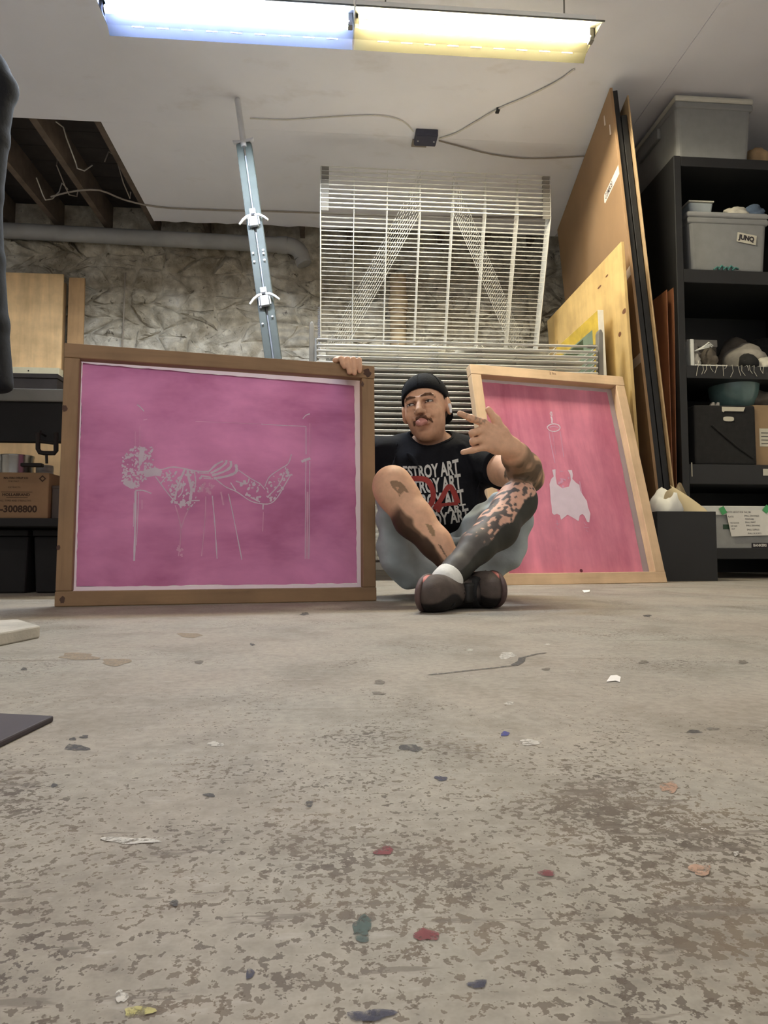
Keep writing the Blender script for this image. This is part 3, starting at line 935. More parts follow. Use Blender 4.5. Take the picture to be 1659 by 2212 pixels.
class Screen:
    def __init__(self, BL, BR, TL, TR, label, woods, depth, bar, emul, margins, name='printing_screen'):
        x = (BR - BL).normalized()
        zv = ((TL - BL) + (TR - BR)) * 0.5
        self.W = ((BR - BL).length + (TR - TL).length) / 2
        M = frame_matrix(BL, x, zv)
        zax = Vector((M[0][2], M[1][2], M[2][2]))
        self.H = zv.dot(zax)
        self.M = M; self.depth = depth
        self.o = empty(name, (0, 0, 0), None, label, 'printing screen', 'printing screens')
        self.o.matrix_world = M
        self.Mi = M.inverted()
        W, H, t = self.W, self.H, bar
        hz, up = woods
        self.parts = []
        def bar_(lo, hi, m, n): return MB().box(lo, hi).build(n, m, self.o, bevel=0.003)
        bar_((0, 0, 0), (W, depth, t), hz, 'frame_bar')
        bar_((0, 0, H - t), (W, depth, H), hz, 'frame_bar')
        bar_((0.001, 0.001, t), (t, depth, H - t), up, 'frame_bar')
        bar_((W - t, 0.001, t), (W - 0.001, depth, H - t), up, 'frame_bar')
        l, r, bt, tp = margins
        poly = []
        rr = random.Random(5)
        def edge(a, b, n=40):
            for i in range(n):
                s = i / n
                poly.append(Vector((a[0] + (b[0] - a[0]) * s + rr.uniform(-.0015, .0015), depth - 0.0012, a[1] + (b[1] - a[1]) * s + rr.uniform(-.0015, .0015))))
        c = [(t + l[0], t + bt[0]), (W - t - r[0], t + bt[1]), (W - t - r[1], H - t - tp[1]), (t + l[1], H - t - tp[0])]
        for i in range(4): edge(c[i], c[(i + 1) % 4])
        q = t * 0.3; oc = [(q, q), (W - q, q), (W - q, H - q), (q, H - q)]
        cb = MB(); cb.add([(p[0], depth + .0004, p[1]) for p in oc + c], [(k, (k + 1) % 4, 4 + (k + 1) % 4, 4 + k) for k in range(4)])
        cb.build('mesh_cloth', 'mesh_margin', self.o)
        eb = MB(); eb.add(poly, [tuple(range(len(poly)))]); eb.build('emulsion', emul, self.o)
    def loc(self, px, py, y=None):          # pixel -> local point on the mesh plane
        y = self.depth if y is None else y
        d = self.Mi.to_3x3() @ ray(px, py); c = self.Mi @ CAM
        return c + d * ((y - c.y) / d.y)
def ribbon(mb, pts, w, y):
    n = len(pts)
    L, R = [], []
    for i, p in enumerate(pts):
        a, b = pts[max(i - 1, 0)], pts[min(i + 1, n - 1)]
        dx, dz = b[0] - a[0], b[1] - a[1]
        q = math.hypot(dx, dz) or 1
        ww = (w[i] if isinstance(w, (list, tuple)) else w) / 2
        L.append((p[0] - dz / q * ww, y, p[1] + dx / q * ww)); R.append((p[0] + dz / q * ww, y, p[1] - dx / q * ww))
    mb.add(L + R, [(i, i + 1, n + i + 1, n + i) for i in range(n - 1)])
def smooth_line(pts, k=4):
    out = []
    for i in range(len(pts) - 1):
        p0, p1, p2, p3 = pts[max(i-1, 0)], pts[i], pts[i+1], pts[min(i+2, len(pts)-1)]
        for s in range(k):
            t = s / k
            out.append(tuple(0.5 * (2*p1[c] + (p2[c]-p0[c])*t + (2*p0[c]-5*p1[c]+4*p2[c]-p3[c])*t*t + (3*p1[c]-p0[c]-3*p2[c]+p3[c])*t**3) for c in (0, 1)))
    out.append(tuple(pts[-1]))
    return out
def inside(poly, x, y):
    c = False
    for i in range(len(poly)):
        x1, y1 = poly[i]; x2, y2 = poly[i - 1]
        if (y1 > y) != (y2 > y) and x < (x2 - x1) * (y - y1) / (y2 - y1) + x1: c = not c
    return c
class Art:
    """marks traced on a screen: crop coordinates -> local plane"""
    def __init__(self, S, ox, oy, sc):
        self.S, self.ox, self.oy, self.sc = S, ox, oy, sc
        self.a, self.b = MB(), MB()
        self.y = S.depth - 0.0018
        p0, p1 = self.map(0, 0), self.map(100, 0)
        self.unit = abs(p1[0] - p0[0]) / 100
        self.k = 0
    def map(self, x, y):
        p = self.S.loc(self.ox + x / self.sc, self.oy + y / self.sc)
        return (p.x, p.z)
    def lift(self):
        self.k += 1
        return self.y - 0.000004 * (self.k % 40)
    def line(self, pts, w, faint=False, rough=0.25, seed=0):
        r = random.Random(self.k + 17)
        q = smooth_line(pts, 6)
        ws = [w * self.unit * (1 + r.uniform(-rough, rough)) for _ in q]
        ribbon(self.b if faint else self.a, [self.map(*p) for p in q], ws, self.lift())
    def fill(self, pts, faint=False):
        v = [self.map(*p) for p in pts]
        y = self.lift()
        (self.b if faint else self.a).add([(p[0], y, p[1]) for p in v], [tuple(range(len(v)))])
    def dabs(self, poly, n, size, faint=False, seed=1, stretch=1.6):
        r = random.Random(seed)
        xs = [p[0] for p in poly]; ys = [p[1] for p in poly]
        k = 0; guard = 0
        while k < n and guard < n * 20:
            guard += 1
            x, y = r.uniform(min(xs), max(xs)), r.uniform(min(ys), max(ys))
            if not inside(poly, x, y): continue
            a0 = r.uniform(0, PI); s = size * r.uniform(0.5, 1.3)
            pts = []
            for i in range(7):
                a = 2 * PI * i / 7
                u, w = math.cos(a) * s * stretch * r.uniform(.7, 1.2), math.sin(a) * s * r.uniform(.6, 1.2)
                pts.append((x + u * math.cos(a0) - w * math.sin(a0), y + u * math.sin(a0) + w * math.cos(a0)))
            self.fill(pts, faint); k += 1
    def done(self):
        if self.a.v: tag(self.a.build('stencil_image', 'stencil_open', self.S.o), 'pale open stencil lines of the image', kind='stuff')
        if self.b.v: tag(self.b.build('stencil_haze', 'stencil_faint', self.S.o), kind='stuff')

# ---- left screen, landscape, held by the man
SL = Screen(P(117, 1311, 1.885), P(808, 1298, 2.125), P(124, 735, 1.905), P(803, 793, 2.155),
            'large landscape printing screen with magenta emulsion and a bent figure stencil, held by the man',
            ('frame_wood_dark', 'frame_wood_dark_up'), 0.036, 0.043, 'emulsion_magenta',
            ((0.006, 0.002), (0.012, 0.018), (0.012, 0.012), (0.004, 0.018)))
A = Art(SL, 220, 860, 3.456)
for p, w, f in (
    ([(252, 695), (250, 900), (242, 1215)], 15, 0), ([(240, 780), (236, 960)], 4, 0), ([(275, 700), (268, 900), (258, 1100)], 5, 0), ([(300, 760), (300, 830)], 7, 1),
    ([(1523, 210), (1524, 420)], 6, 0), ([(1553, 190), (1553, 430)], 5, 1), ([(1523, 470), (1520, 700), (1517, 1200)], 6, 0), ([(1552, 470), (1550, 700), (1545, 1200)], 6, 0),
    ([(1535, 700), (1532, 1200)], 16, 1), ([(1190, 195), (1360, 205), (1522, 211)], 5, 0), ([(700, 175), (960, 185), (1190, 195)], 3, 1),
    ([(265, 50), (290, 70), (316, 100)], 9, 0), ([(310, 165), (340, 158)], 6, 1), ([(1500, 155), (1522, 130), (1552, 118)], 8, 0),
    ([(250, 250), (250, 380)], 4, 1), ([(284, 210), (284, 375)], 4, 1), ([(1490, 476), (1520, 462), (1556, 450)], 20, 0),
    # shoulder, back, belly
    ([(392, 520), (440, 535), (520, 516), (600, 524), (700, 545), (800, 548)], 11, 0), ([(400, 585), (440, 640), (500, 720), (560, 790)], 8, 0),
    ([(620, 530), (590, 600), (560, 680), (545, 760)], 14, 0), ([(640, 535), (650, 600), (668, 680), (660, 760)], 20, 0), ([(690, 545), (700, 620), (690, 700)], 10, 0),
    ([(520, 560), (470, 600), (440, 640)], 9, 0), ([(545, 770), (600, 805), (650, 770), (730, 765)], 9, 0), ([(610, 620), (600, 700), (570, 740)], 9, 0),
    # striped hip
    ([(800, 548), (850, 500), (905, 470)], 15, 0), ([(812, 562), (880, 525), (925, 488), (930, 464)], 17, 0), ([(822, 578), (905, 552), (960, 515), (962, 470)], 20, 0),
    ([(835, 600), (930, 584), (1002, 552), (1000, 495)], 22, 0), ([(735, 560), (800, 560)], 10, 0), ([(740, 580), (815, 592)], 12, 0), ([(760, 598), (830, 604)], 8, 0),
    # legs and foot
    ([(850, 605), (920, 660), (1010, 702), (1110, 768), (1200, 790), (1262, 784), (1312, 738), (1370, 640), (1412, 570)], 9, 0),
    ([(1022, 540), (1110, 600), (1180, 640), (1216, 682)], 8, 0), ([(1216, 662), (1250, 590), (1330, 530), (1390, 490), (1415, 420)], 8, 0),
    ([(1242, 732), (1320, 650), (1362, 560)], 9, 0), ([(1378, 545), (1396, 575), (1422, 572)], 13, 0), ([(1335, 560), (1352, 600), (1320, 640)], 7, 0),
    ([(960, 630), (1000, 690)], 9, 0), ([(1000, 620), (1080, 640), (1100, 600)], 10, 0), ([(1110, 740), (1180, 775)], 12, 0),
    # drips
    ([(548, 800), (575, 890), (592, 970)], 9, 1), ([(662, 800), (620, 890), (592, 970)], 9, 1), ([(590, 970), (585, 1080), (572, 1180)], 7, 1),
    ([(776, 735), (770, 900), (744, 1180)], 8, 1), ([(825, 730), (845, 960), (860, 1200)], 8, 0), ([(945, 715), (985, 900), (1045, 1206)], 8, 0),
    ([(888, 700), (908, 800)], 12, 1), ([(1204, 790), (1202, 832)], 11, 0), ([(1206, 850), (1200, 995)], 6, 1), ([(250, 690), (310, 690), (370, 712)], 10, 0)):
    A.line(p, w, bool(f))
A.fill([(300, 545), (392, 518), (452, 545), (440, 585), (400, 580), (330, 592)])
A.fill([(285, 370), (318, 365), (318, 420), (300, 490), (278, 520), (275, 440)])
A.fill([(160, 610), (230, 620), (258, 660), (220, 678), (170, 650)])
head = [(150, 440), (200, 380), (280, 360), (384, 358), (384, 460), (400, 520), (330, 600), (300, 660), (220, 678), (155, 620)]
A.dabs(head, 190, 8, seed=2)
A.dabs([(440, 560), (540, 530), (720, 550), (760, 640), (700, 760), (600, 815), (500, 730)], 70, 9, seed=3)
A.dabs([(1225, 690), (1260, 600), (1390, 500), (1400, 580), (1310, 740), (1240, 780)], 34, 8, seed=4)
A.dabs([(740, 620), (830, 640), (820, 720), (720, 700)], 16, 9, True, seed=5)
A.dabs([(960, 640), (1100, 600), (1180, 650), (1180, 780), (1020, 690)], 20, 9, seed=6)
A.dabs([(560, 1090), (620, 1100), (600, 1180), (560, 1170)], 10, 8, True, seed=7)
A.dabs([(500, 770), (730, 770), (640, 830), (560, 810)], 14, 9, seed=8)
A.done()
for k, x in enumerate((166, 193, 207, 216, 229, 245, 262)):
    p = SL.loc(x, 772 + (k % 2) * 2 + k * 0.9, SL.depth)
    b = MB(); n = 9
    b.add([(p.x + 0.005 * math.cos(2*PI*i/n), SL.depth - 0.0026, p.z + 0.005 * math.sin(2*PI*i/n)) for i in range(n)], [tuple(range(n))])
    b.build('ink_drop', 'ink_dark_red', SL.o)
for px, py, w, h in ((126, 1183, 0.012, 0.02), (134, 1296, 0.016, 0.022), (793, 805, 0.03, 0.03), (140, 882, 0.016, 0.022), (783, 830, 0.012, 0.02)):
    p = SL.loc(px, py, 0.0); r = random.Random(px); n = 12
    b = MB()
    b.add([(min(max(p.x + w * .5 * math.cos(2*PI*i/n) * r.uniform(.6, 1.1), 0.0005), SL.W - 0.0005), -0.0005, max(0.001, p.z + h * .5 * math.sin(2*PI*i/n) * r.uniform(.6, 1.1))) for i in range(n)], [tuple(range(n))])
    b.build('stain', 'stain_brown', SL.o)

# ---- right screen, leaning on the rack
SR = Screen(P(1080, 1265, 3.14), P(1461, 1258, 3.42), P(1024, 803, 3.50), P(1352, 798, 3.66),
            'upright printing screen with rose emulsion and a pale vest shape, leaning on the rack',
            ('frame_wood_pale', 'frame_wood_pale_up'), 0.05, 0.058, 'emulsion_rose',
            ((0.006, 0.006), (0.035, 0.030), (0.0, 0.0), (0.015, 0.022)))
A = Art(SR, 1000, 780, 3.456)
A.fill([(665, 812), (690, 808), (690, 860), (700, 920), (740, 950), (790, 938), (804, 890), (800, 850), (782, 815), (812, 815), (820, 850), (815, 880), (845, 910), (868, 925),
        (876, 970), (900, 1010), (924, 1045), (932, 1090), (950, 1140), (942, 1205), (925, 1200), (908, 1160), (890, 1142), (870, 1155), (862, 1196), (820, 1170), (780, 1148), (732, 1186), (722, 1152), (700, 1140), (680, 1150), (664, 1135), (660, 1080), (654, 1040), (650, 970), (645, 920), (658, 880), (676, 862)])
for p, w, f in (
    ([(655, 380), (650, 395), (662, 410), (662, 385), (655, 380)], 6, 0), ([(657, 415), (664, 440), (662, 465)], 12, 0),
    ([(630, 490), (650, 475), (680, 470), (710, 478), (724, 498), (710, 518), (680, 526), (648, 520), (630, 500), (630, 488)], 7, 0), ([(645, 495), (680, 490), (712, 500)], 6, 1),
    ([(640, 525), (660, 640), (686, 762)], 6, 1), ([(668, 530), (690, 700)], 3, 1), ([(725, 525), (735, 600), (752, 720)], 5, 1),
    ([(700, 1190), (706, 1230)], 4, 1), ([(690, 1212), (722, 1216)], 3, 1), ([(692, 1240), (722, 1262)], 3, 1), ([(900, 1200), (918, 1226)], 4, 1), ([(900, 1240), (940, 1246)], 3, 1), ([(915, 1262), (935, 1276)], 3, 1),
    ([(720, 822), (748, 826)], 6, 1), ([(740, 880), (768, 890)], 10, 1), ([(712, 905), (740, 912)], 10, 1), ([(870, 900), (884, 980)], 7, 1)):
    A.line(p, w, bool(f))
A.dabs([(690, 870), (800, 870), (790, 930), (740, 945), (700, 915)], 8, 8, True, seed=9)
A.done()
p = SR.loc(1255, 1233)
b = MB(); b.add([(p.x + 0.009 * math.cos(2*PI*i/9), SR.depth - 0.0026, p.z + 0.009 * math.sin(2*PI*i/9)) for i in range(9)], [tuple(range(9))]); b.build('ink_drop', 'ink_dark_red', SR.o)
p = SR.loc(1186, 806, 0.0)
flat_text('handwriting', '2 Inc', 0.022, Matrix.Translation((p.x, 0, p.z - 0.007)), 'stain_brown', SR.o)
# ================================================================== boards leaning at the right
plain('mdf', (150, 119, 86), 0.75, vary=0.1, scale=2.5)
plain('mdf_edge', (176, 146, 108), 0.8, vary=0.1)
plain('black_board', (24, 23, 22), 0.55, vary=0.3, scale=5)
plain('tan_board', (178, 150, 112), 0.75, vary=0.1)
wood('plywood', (196, 166, 110), 0.86, along='Z', scale=0.6)
plain('hardboard', (150, 98, 66), 0.6, vary=0.15, scale=4)
plain('hardboard_dark', (104, 66, 40), 0.6, vary=0.15, scale=4)
plain('canvas_edge', (200, 196, 184), 0.8, vary=0.06)
plain('paint_yellow', (176, 148, 52), 0.6, vary=0.25, scale=9)
plain('paint_green', (104, 118, 98), 0.55, vary=0.2, scale=4)
plain('paint_dark_green', (40, 52, 24), 0.6, vary=0.2)
plain('tape_white', (222, 208, 196), 0.7, vary=0.05)
plain('marker', (40, 34, 40), 0.7)
def board(nb, nt, length_dir, length, thick, mat, name, label, cat, group=None, bevel=0.0015, parent_parts=None):
    """sheet standing on its lower edge: near-bottom, near-top, direction to the far end"""
    z = (nt - nb)
    M = frame_matrix(nb, Vector(length_dir), z)        # x = to the far end, z = up the sheet, y = towards the viewer's left face
    H = z.dot(Vector((M[0][2], M[1][2], M[2][2])))
    o = empty(name, (0, 0, 0), None, label, cat, group)
    o.matrix_world = M
    MB().box((0, 0, 0), (length, thick, H)).build('sheet', mat, o, bevel=bevel)
    return o, M, H
DEP = Vector((0.0, 1.0, 0.0))
mZ = 3.85
nb = P(1445, 1252, mZ); nb.z = 0.002
nt = P(1325, 184, mZ)
ft = P(1203, 494, 5.75)
mdir = Vector((ft.x - nt.x, ft.y - nt.y, 0)).normalized()
mdf, MM, MH = board(nb, nt, mdir, 1.78, 0.016, 'mdf', 'fibreboard_sheet', 'tall tan fibreboard sheet leaning by the rack, with white tape labels', 'board', 'leaning boards')
# in that frame local +y is left or right? find out and stack the others on the right
ysign = 1 if (MM.to_3x3() @ Vector((0, 1, 0))).x > 0 else -1
def stacked(off, thick, top_cut, mat, name, label, x0=0.0, length=0.3):
    o = empty(name, (0, 0, 0), None, label, 'board', 'leaning boards')
    a, b_ = off * ysign, (off + thick) * ysign
    M = MM @ Matrix.Translation((x0, 0, 0))
    o.matrix_world = M
    lift = off * 0.12
    MB().box((0, min(a, b_), lift), (length, max(a, b_), MH - top_cut)).build('sheet', mat, o, bevel=0.002)
    return o
base_off = 0.016 if ysign > 0 else 0.0
stacked(base_off + 0.003, 0.034, 0.0, 'black_board', 'black_board', 'thick black panel leaning right behind the tan fibreboard sheet', 0.03)
stacked(base_off + 0.042, 0.032, 0.16, 'black_board', 'black_board', 'second black panel leaning further right, beside the thin tan edge', 0.03)
stacked(base_off + 0.080, 0.009, 0.06, 'tan_board', 'thin_board', 'thin tan board whose pale edge shows beside the black panels', 0.0)
# tape labels on the fibreboard, running along it near the front edge
tapes = ((1334, 372, 0.03), (1361, 585, 0.0), (1380, 776, 0.0))
MMi = MM.inverted()
yface = 0.0 if ysign > 0 else 0.016
ys = -1 if ysign > 0 else 1
for k, (px, py, sh) in enumerate(tapes):
    d = MMi.to_3x3() @ ray(px, py); c = MMi @ CAM
    p = c + d * ((yface - c.y) / d.y)
    L = 0.34 if k == 0 else 0.30
    z0 = p.z - 0.028; x0 = 0.004
    b = MB(); n = 12
    r = random.Random(k)
    pts = [(x0, z0)] + [(x0 + L, z0)] + [(x0 + L + r.uniform(-0.02, 0.02), z0 + 0.014), (x0 + L + r.uniform(-.02, .02), z0 + 0.03), (x0 + L, z0 + 0.056), (x0, z0 + 0.056)]
    b.prism([(x, yface + ys * 0.0003, z) for x, z in pts], (0, ys * 0.0008, 0))
    b.build('tape_label', 'tape_white', mdf)
    vs, fs = text_mesh('COMBO' if k else 'COMBOS!', 0.05, 0.0012, 0.8)
    me = bpy.data.meshes.new('lettering')
    me.from_pydata([(x0 + 0.30 - x - (0.0 if k else -0.02), yface + ys * 0.0016, z0 + 0.012 + y) for x, y in vs], [], fs)
    link_mesh('lettering', me, 'marker', mdf)
# drips on the upper fibreboard
for k, (px, py) in enumerate(((1308, 270), (1320, 290))):
    d = MMi.to_3x3() @ ray(px, py); c = MMi @ CAM
    p = c + d * ((yface - c.y) / d.y)
    MB().tube([(p.x, yface + ys * 0.001, p.z + 0.06), (p.x, yface + ys * 0.001, p.z)], [0.004, 0.008], 6).build('paint_drip', 'tape_white', mdf)
# ---- plywood sheet
pnb = P(1401, 1253, 3.75); pnb.z = 0.002
pnt = P(1347, 523, 3.75)
ply, PMt, PH_ = board(pnb, pnt, DEP, 1.32, 0.018, 'plywood', 'plywood_sheet', 'pale yellow plywood sheet leaning in front of the tan fibreboard', 'board', 'leaning boards')
PMi = PMt.inverted()
psign = 1 if (PMt.to_3x3() @ Vector((0, 1, 0))).x > 0 else -1
pf = 0.0 if psign > 0 else 0.018
def on_ply(px, py):
    d = PMi.to_3x3() @ ray(px, py); c = PMi @ CAM
    return c + d * ((pf - c.y) / d.y)
for px, py, w, h in ((1349, 672, 0.03, 0.03), (1339, 722, 0.02, 0.03), (1295, 620, 0.03, 0.014), (1311, 596, 0.02, 0.012)):
    p = on_ply(px, py); b = MB(); r = random.Random(px)
    b.add([(max(0.002, p.x + w * math.cos(2*PI*i/10)), pf - psign * 0.0006, p.z + h * .5 * math.sin(2*PI*i/10)) for i in range(10)], [tuple(range(10))])
    b.build('knot', 'hardboard_dark', ply)
# ---- painted canvas
cnb = P(1334, 1250, 3.9); cnb.z = 0.002
cnt = P(1303, 670, 3.9)
can, CM, CH = board(cnb, cnt, DEP, 0.72, 0.036, 'canvas_edge', 'painted_canvas', 'canvas painted green with a yellow border, wedged beside the rack', 'painting', None, 0.002)
csign = 1 if (CM.to_3x3() @ Vector((0, 1, 0))).x > 0 else -1
cf = 0.0 if csign > 0 else 0.036
def cpatch(x0, z0, x1, z1, mat, name, lift):
    b = MB(); y = cf - csign * lift
    b.add([(x0, y, z0), (x1, y, z0), (x1, y, z1), (x0, y, z1)], [(0, 1, 2, 3)]); b.build(name, mat, can)
cpatch(0.001, 0.002, 0.719, CH - 0.002, 'paint_yellow', 'yellow_paint', 0.0006)
cpatch(0.09, 0.1, 0.64, CH - 0.09, 'paint_green', 'green_paint', 0.0012)
cpatch(0.24, CH - 0.17, 0.64, CH - 0.10, 'paint_dark_green', 'dark_green_paint', 0.0018)
# ---- hardboard sheets next to the shelving
for k, (tx, ty, bx, dz, m, l) in enumerate((
        (1441, 626, 1461, 3.98, 'hardboard', 'reddish hardboard sheet beside the black shelving, leftmost of three'),
        (1457, 614, 1465, 3.99, 'hardboard', 'reddish hardboard sheet beside the black shelving, middle of three'),
        (1468, 605, 1468, 4.0, 'hardboard_dark', 'dark brown hardboard sheet touching the black shelving, rightmost of three'))):
    b0 = P(bx, 1249, dz); b0.z = 0.002
    t0 = P(tx, ty, dz)
    board(b0, t0, DEP, 0.5, 0.005, m, 'hardboard_sheet', l, 'board', 'hardboard sheets')

# ================================================================== black shelving
plain('shelf_black', (27, 27, 28), 0.55, vary=0.2, scale=4)
plain('tote_grey', (132, 132, 130), 0.5, vary=0.06)
plain('tote_lid', (196, 192, 178), 0.5, vary=0.05)
plain('tote_lid_grey', (150, 150, 148), 0.5, vary=0.05)
plain('clear_plastic', (164, 172, 174), 0.25, vary=0.05)
plain('rag_grey', (150, 144, 134), 0.9, vary=0.2, scale=14, bumpy=0.4)
plain('rag_blue', (84, 98, 116), 0.9, vary=0.2, scale=14, bumpy=0.4)
plain('rag_tan', (168, 140, 104), 0.9, vary=0.2, scale=14, bumpy=0.4)
plain('rag_brown', (92, 84, 74), 0.9, vary=0.25, scale=14, bumpy=0.4)
plain('rag_cream', (204, 198, 182), 0.9, vary=0.15, scale=14, bumpy=0.4)
plain('glass_green', (92, 116, 112), 0.15, vary=0.1)
plain('fabric_black', (28, 27, 26), 0.95, vary=0.25, scale=30, bumpy=0.3)
plain('cardboard', (150, 124, 92), 0.85, vary=0.1, scale=8)
plain('label_paper', (196, 190, 172), 0.8, vary=0.05)
plain('box_white', (216, 216, 208), 0.75, vary=0.05)
plain('box_grey_print', (150, 150, 146), 0.75, vary=0.08)
plain('tape_green', (74, 160, 96), 0.5, vary=0.05)
plain('green_dark', (40, 66, 48), 0.6, vary=0.1)
plain('teal', (70, 120, 112), 0.5, vary=0.1)
plain('kraft', (206, 188, 148), 0.85, vary=0.08, scale=6)
plain('kraft_dark', (176, 158, 124), 0.85, vary=0.08, scale=6)
plain('tissue', (226, 224, 214), 0.85, vary=0.05, scale=10)
s0 = P(1480, 1250, 3.95)
SX, SY = s0.x, s0.y
SX1 = XR - 0.02
SDEP = 0.62
def zat(py): return PY(1570, py, SY).z
def xat(px, Y=None): return PY(px, 1000, SY if Y is None else Y).x
shelf = empty('shelving_unit', (SX, SY, 0), None, 'tall black shelving unit packed with bins at the right', 'shelving')
TOPZ = zat(341)
MB().box((0, 0, 0), (0.045, SDEP, TOPZ)).build('side_panel', 'shelf_black', shelf, bevel=0.004)
MB().box((SX1 - SX - 0.045, 0, 0), (SX1 - SX, SDEP, TOPZ)).build('side_panel', 'shelf_black', shelf, bevel=0.004)
MB().box((0.046, SDEP - 0.02, 0.02), (SX1 - SX - 0.046, SDEP, TOPZ - 0.05)).build('back_panel', 'shelf_black', shelf)
LEV = []
for py0, py1 in ((341, 362), (583, 612), (790, 818), (1003, 1046), (1184, 1208)):
    z1, z0 = zat(py0), zat(py1)
    LEV.append(z1)
    MB().box((0.046, 0.003, z0), (SX1 - SX - 0.046, SDEP - 0.021, z1 - 0.0005)).build('shelf_board', 'shelf_black', shelf, bevel=0.004)
def front(px0, py0, px1, py1, Y):
    """world rectangle (x0, z0, x1, z1) seen between two pixels on the plane y = Y"""
    a, b = PY(px0, py1, Y), PY(px1, py0, Y)
    return a.x, a.z, b.x, b.z
def tote(x0, x1, y0, y1, z0, z1, label, body, lid, name='storage_tote', has_lid=True, strip=False):
    o = empty(name, ((x0 + x1) / 2, (y0 + y1) / 2, z0), None, label, 'storage bin', 'storage totes')
    w, d, h = (x1 - x0) / 2, (y1 - y0) / 2, z1 - z0
    t = 0.90
    b = MB()
    b.hexa([(-w*t, -d*t, 0), (w*t, -d*t, 0), (w*t, d*t, 0), (-w*t, d*t, 0)], [(-w*.97, -d*.97, h*.90), (w*.97, -d*.97, h*.90), (w*.97, d*.97, h*.90), (-w*.97, d*.97, h*.90)])
    b.build('body', body, o, bevel=0.03, seg=4)
    MB().box((-w*.99, -d*.99, h*.80), (w*.99, d*.99, h*.905)).build('collar', body, o, bevel=0.012, seg=3)
    if has_lid:
        MB().box((-w, -d, h*.905), (w, d, h)).build('lid', lid, o, bevel=min(0.02, h * .04), seg=3)
    else:
        MB().box((-w, -d, h*.905), (w, d, h*.95)).build('rim', lid, o, bevel=0.006, seg=3)
    for s in (-1, 1):
        MB().box((s*w*.985 - 0.012, -d*.4, h*.62), (s*w*.985 + 0.012, d*.4, h*.80)).build('handle', body, o, bevel=0.006)
    return o
x0, z0, x1, z1 = front(1462, 183, 1628, 341, SY + 0.01)
tote(x0, x1, SY + 0.01, SY + 0.72, TOPZ, min(z1, CEIL - 0.03), 'big grey lidded tote on top of the black shelving', 'tote_grey', 'tote_lid')
YS = SY + 0.03
x0, z0, x1, z1 = front(1488, 461, 1662, 583, YS)
jt = tote(x0, x1, YS, YS + 0.5, LEV[1], z1, 'grey lidded tote with a white handwritten JUNQ label', 'tote_grey', 'tote_lid_grey')
# JUNQ label
c = PY(1615, 514, YS)
lm = Matrix.Translation((c.x - jt.location.x, -0.255, c.z - jt.location.z)) @ Matrix.Rotation(math.radians(10), 4, 'Y')
w, d, h = (x1 - x0) / 2, 0.25, z1 - LEV[1]
lm = Matrix.Translation((c.x - jt.location.x, -d * 0.962, c.z - jt.location.z)) @ Matrix.Rotation(math.radians(9), 4, 'Y')
MB().box((-0.062, -0.001, -0.03), (0.062, 0.0005, 0.03)).build('label', 'label_paper', jt, M=lm)
flat_text('lettering', 'JUNQ', 0.042, lm @ Matrix.Translation((-0.05, -0.0012, -0.012)), 'marker', jt, bold=0.0022, sx=0.9)
# something green seen low in that tote
for k in range(5):
    q = PY(1552 + k * 10, 575, YS)
    MB().tube([(q.x - jt.location.x - 0.02, -d * 0.935, 0.02), (q.x - jt.location.x, -d * 0.942, 0.036 + 0.01 * (k % 2)), (q.x - jt.location.x + 0.02, -d * 0.938, 0.03)], 0.006, 6).build('green_scribble', 'teal', jt)
# clear tub and rags on the JUNQ tote
def crumple(c, r, mat, name, label, cat, seed, group=None, squash=0.7, amp=0.35, parent=None):
    """crumpled lump of cloth or paper"""
    bm = bmesh.new()
    bmesh.ops.create_icosphere(bm, subdivisions=3, radius=1.0)
    rr = random.Random(seed)
    ph = [(rr.uniform(0, 6), rr.uniform(1.5, 4.5), Vector((rr.uniform(-1, 1), rr.uniform(-1, 1), rr.uniform(-1, 1))).normalized()) for _ in range(7)]
    zmin = 9
    for v in bm.verts:
        s = 1 + amp * sum(abs(math.sin(p + f * v.co.dot(d))) - 0.6 for p, f, d in ph) / 2.6
        v.co = Vector((v.co.x * r[0] * s, v.co.y * r[1] * s, max(v.co.z, -squash) * r[2] * s))
        zmin = min(zmin, v.co.z)
    for v in bm.verts: v.co.z -= zmin
    me = bpy.data.meshes.new(name); bm.to_mesh(me); bm.free()
    o = link_mesh(name, me, mat, parent, smooth=True)
    o.location = c
    if label: tag(o, label, cat, group)
    return o
zt = jt.location.z + h + 0.001
x0, z0, x1, z1 = front(1489, 428, 1541, 462, YS + 0.05)
tb = empty('plastic_tub', ((x0 + x1) / 2, YS + 0.13, zt), None, 'small clear plastic tub standing on the JUNQ tote', 'tub')
w2 = (x1 - x0) / 2
MB().hexa([(-w2*.85, -.07, 0), (w2*.85, -.07, 0), (w2*.85, .07, 0), (-w2*.85, .07, 0)], [(-w2, -.08, .08), (w2, -.08, .08), (w2, .08, .08), (-w2, .08, .08)]).build('body', 'clear_plastic', tb, bevel=0.012, seg=3)
MB().box((-w2 * 1.04, -.084, .0805), (w2 * 1.04, .084, .09)).build('rim', 'tote_lid', tb, bevel=0.003)
q = PY(1592, 462, YS + 0.1); crumple((q.x, YS + 0.12, zt), (0.075, 0.05, 0.05), 'rag_cream', 'rag', 'cream crumpled rag on the JUNQ tote beside the clear tub', 'rag', 3, 'rags on the shelving')
q = PY(1632, 462, YS + 0.1); crumple((q.x, YS + 0.12, zt), (0.06, 0.06, 0.055), 'rag_blue', 'rag', 'grey-blue crumpled rag on the JUNQ tote at the picture edge', 'rag', 4, 'rags on the shelving')
q = PY(1648, 341, SY + 0.1); crumple((q.x + 0.02, SY + 0.2, TOPZ), (0.09, 0.08, 0.10), 'rag_tan', 'rag', 'tan crumpled cloth on top of the shelving beside the big tote', 'rag', 5, 'rags on the shelving')
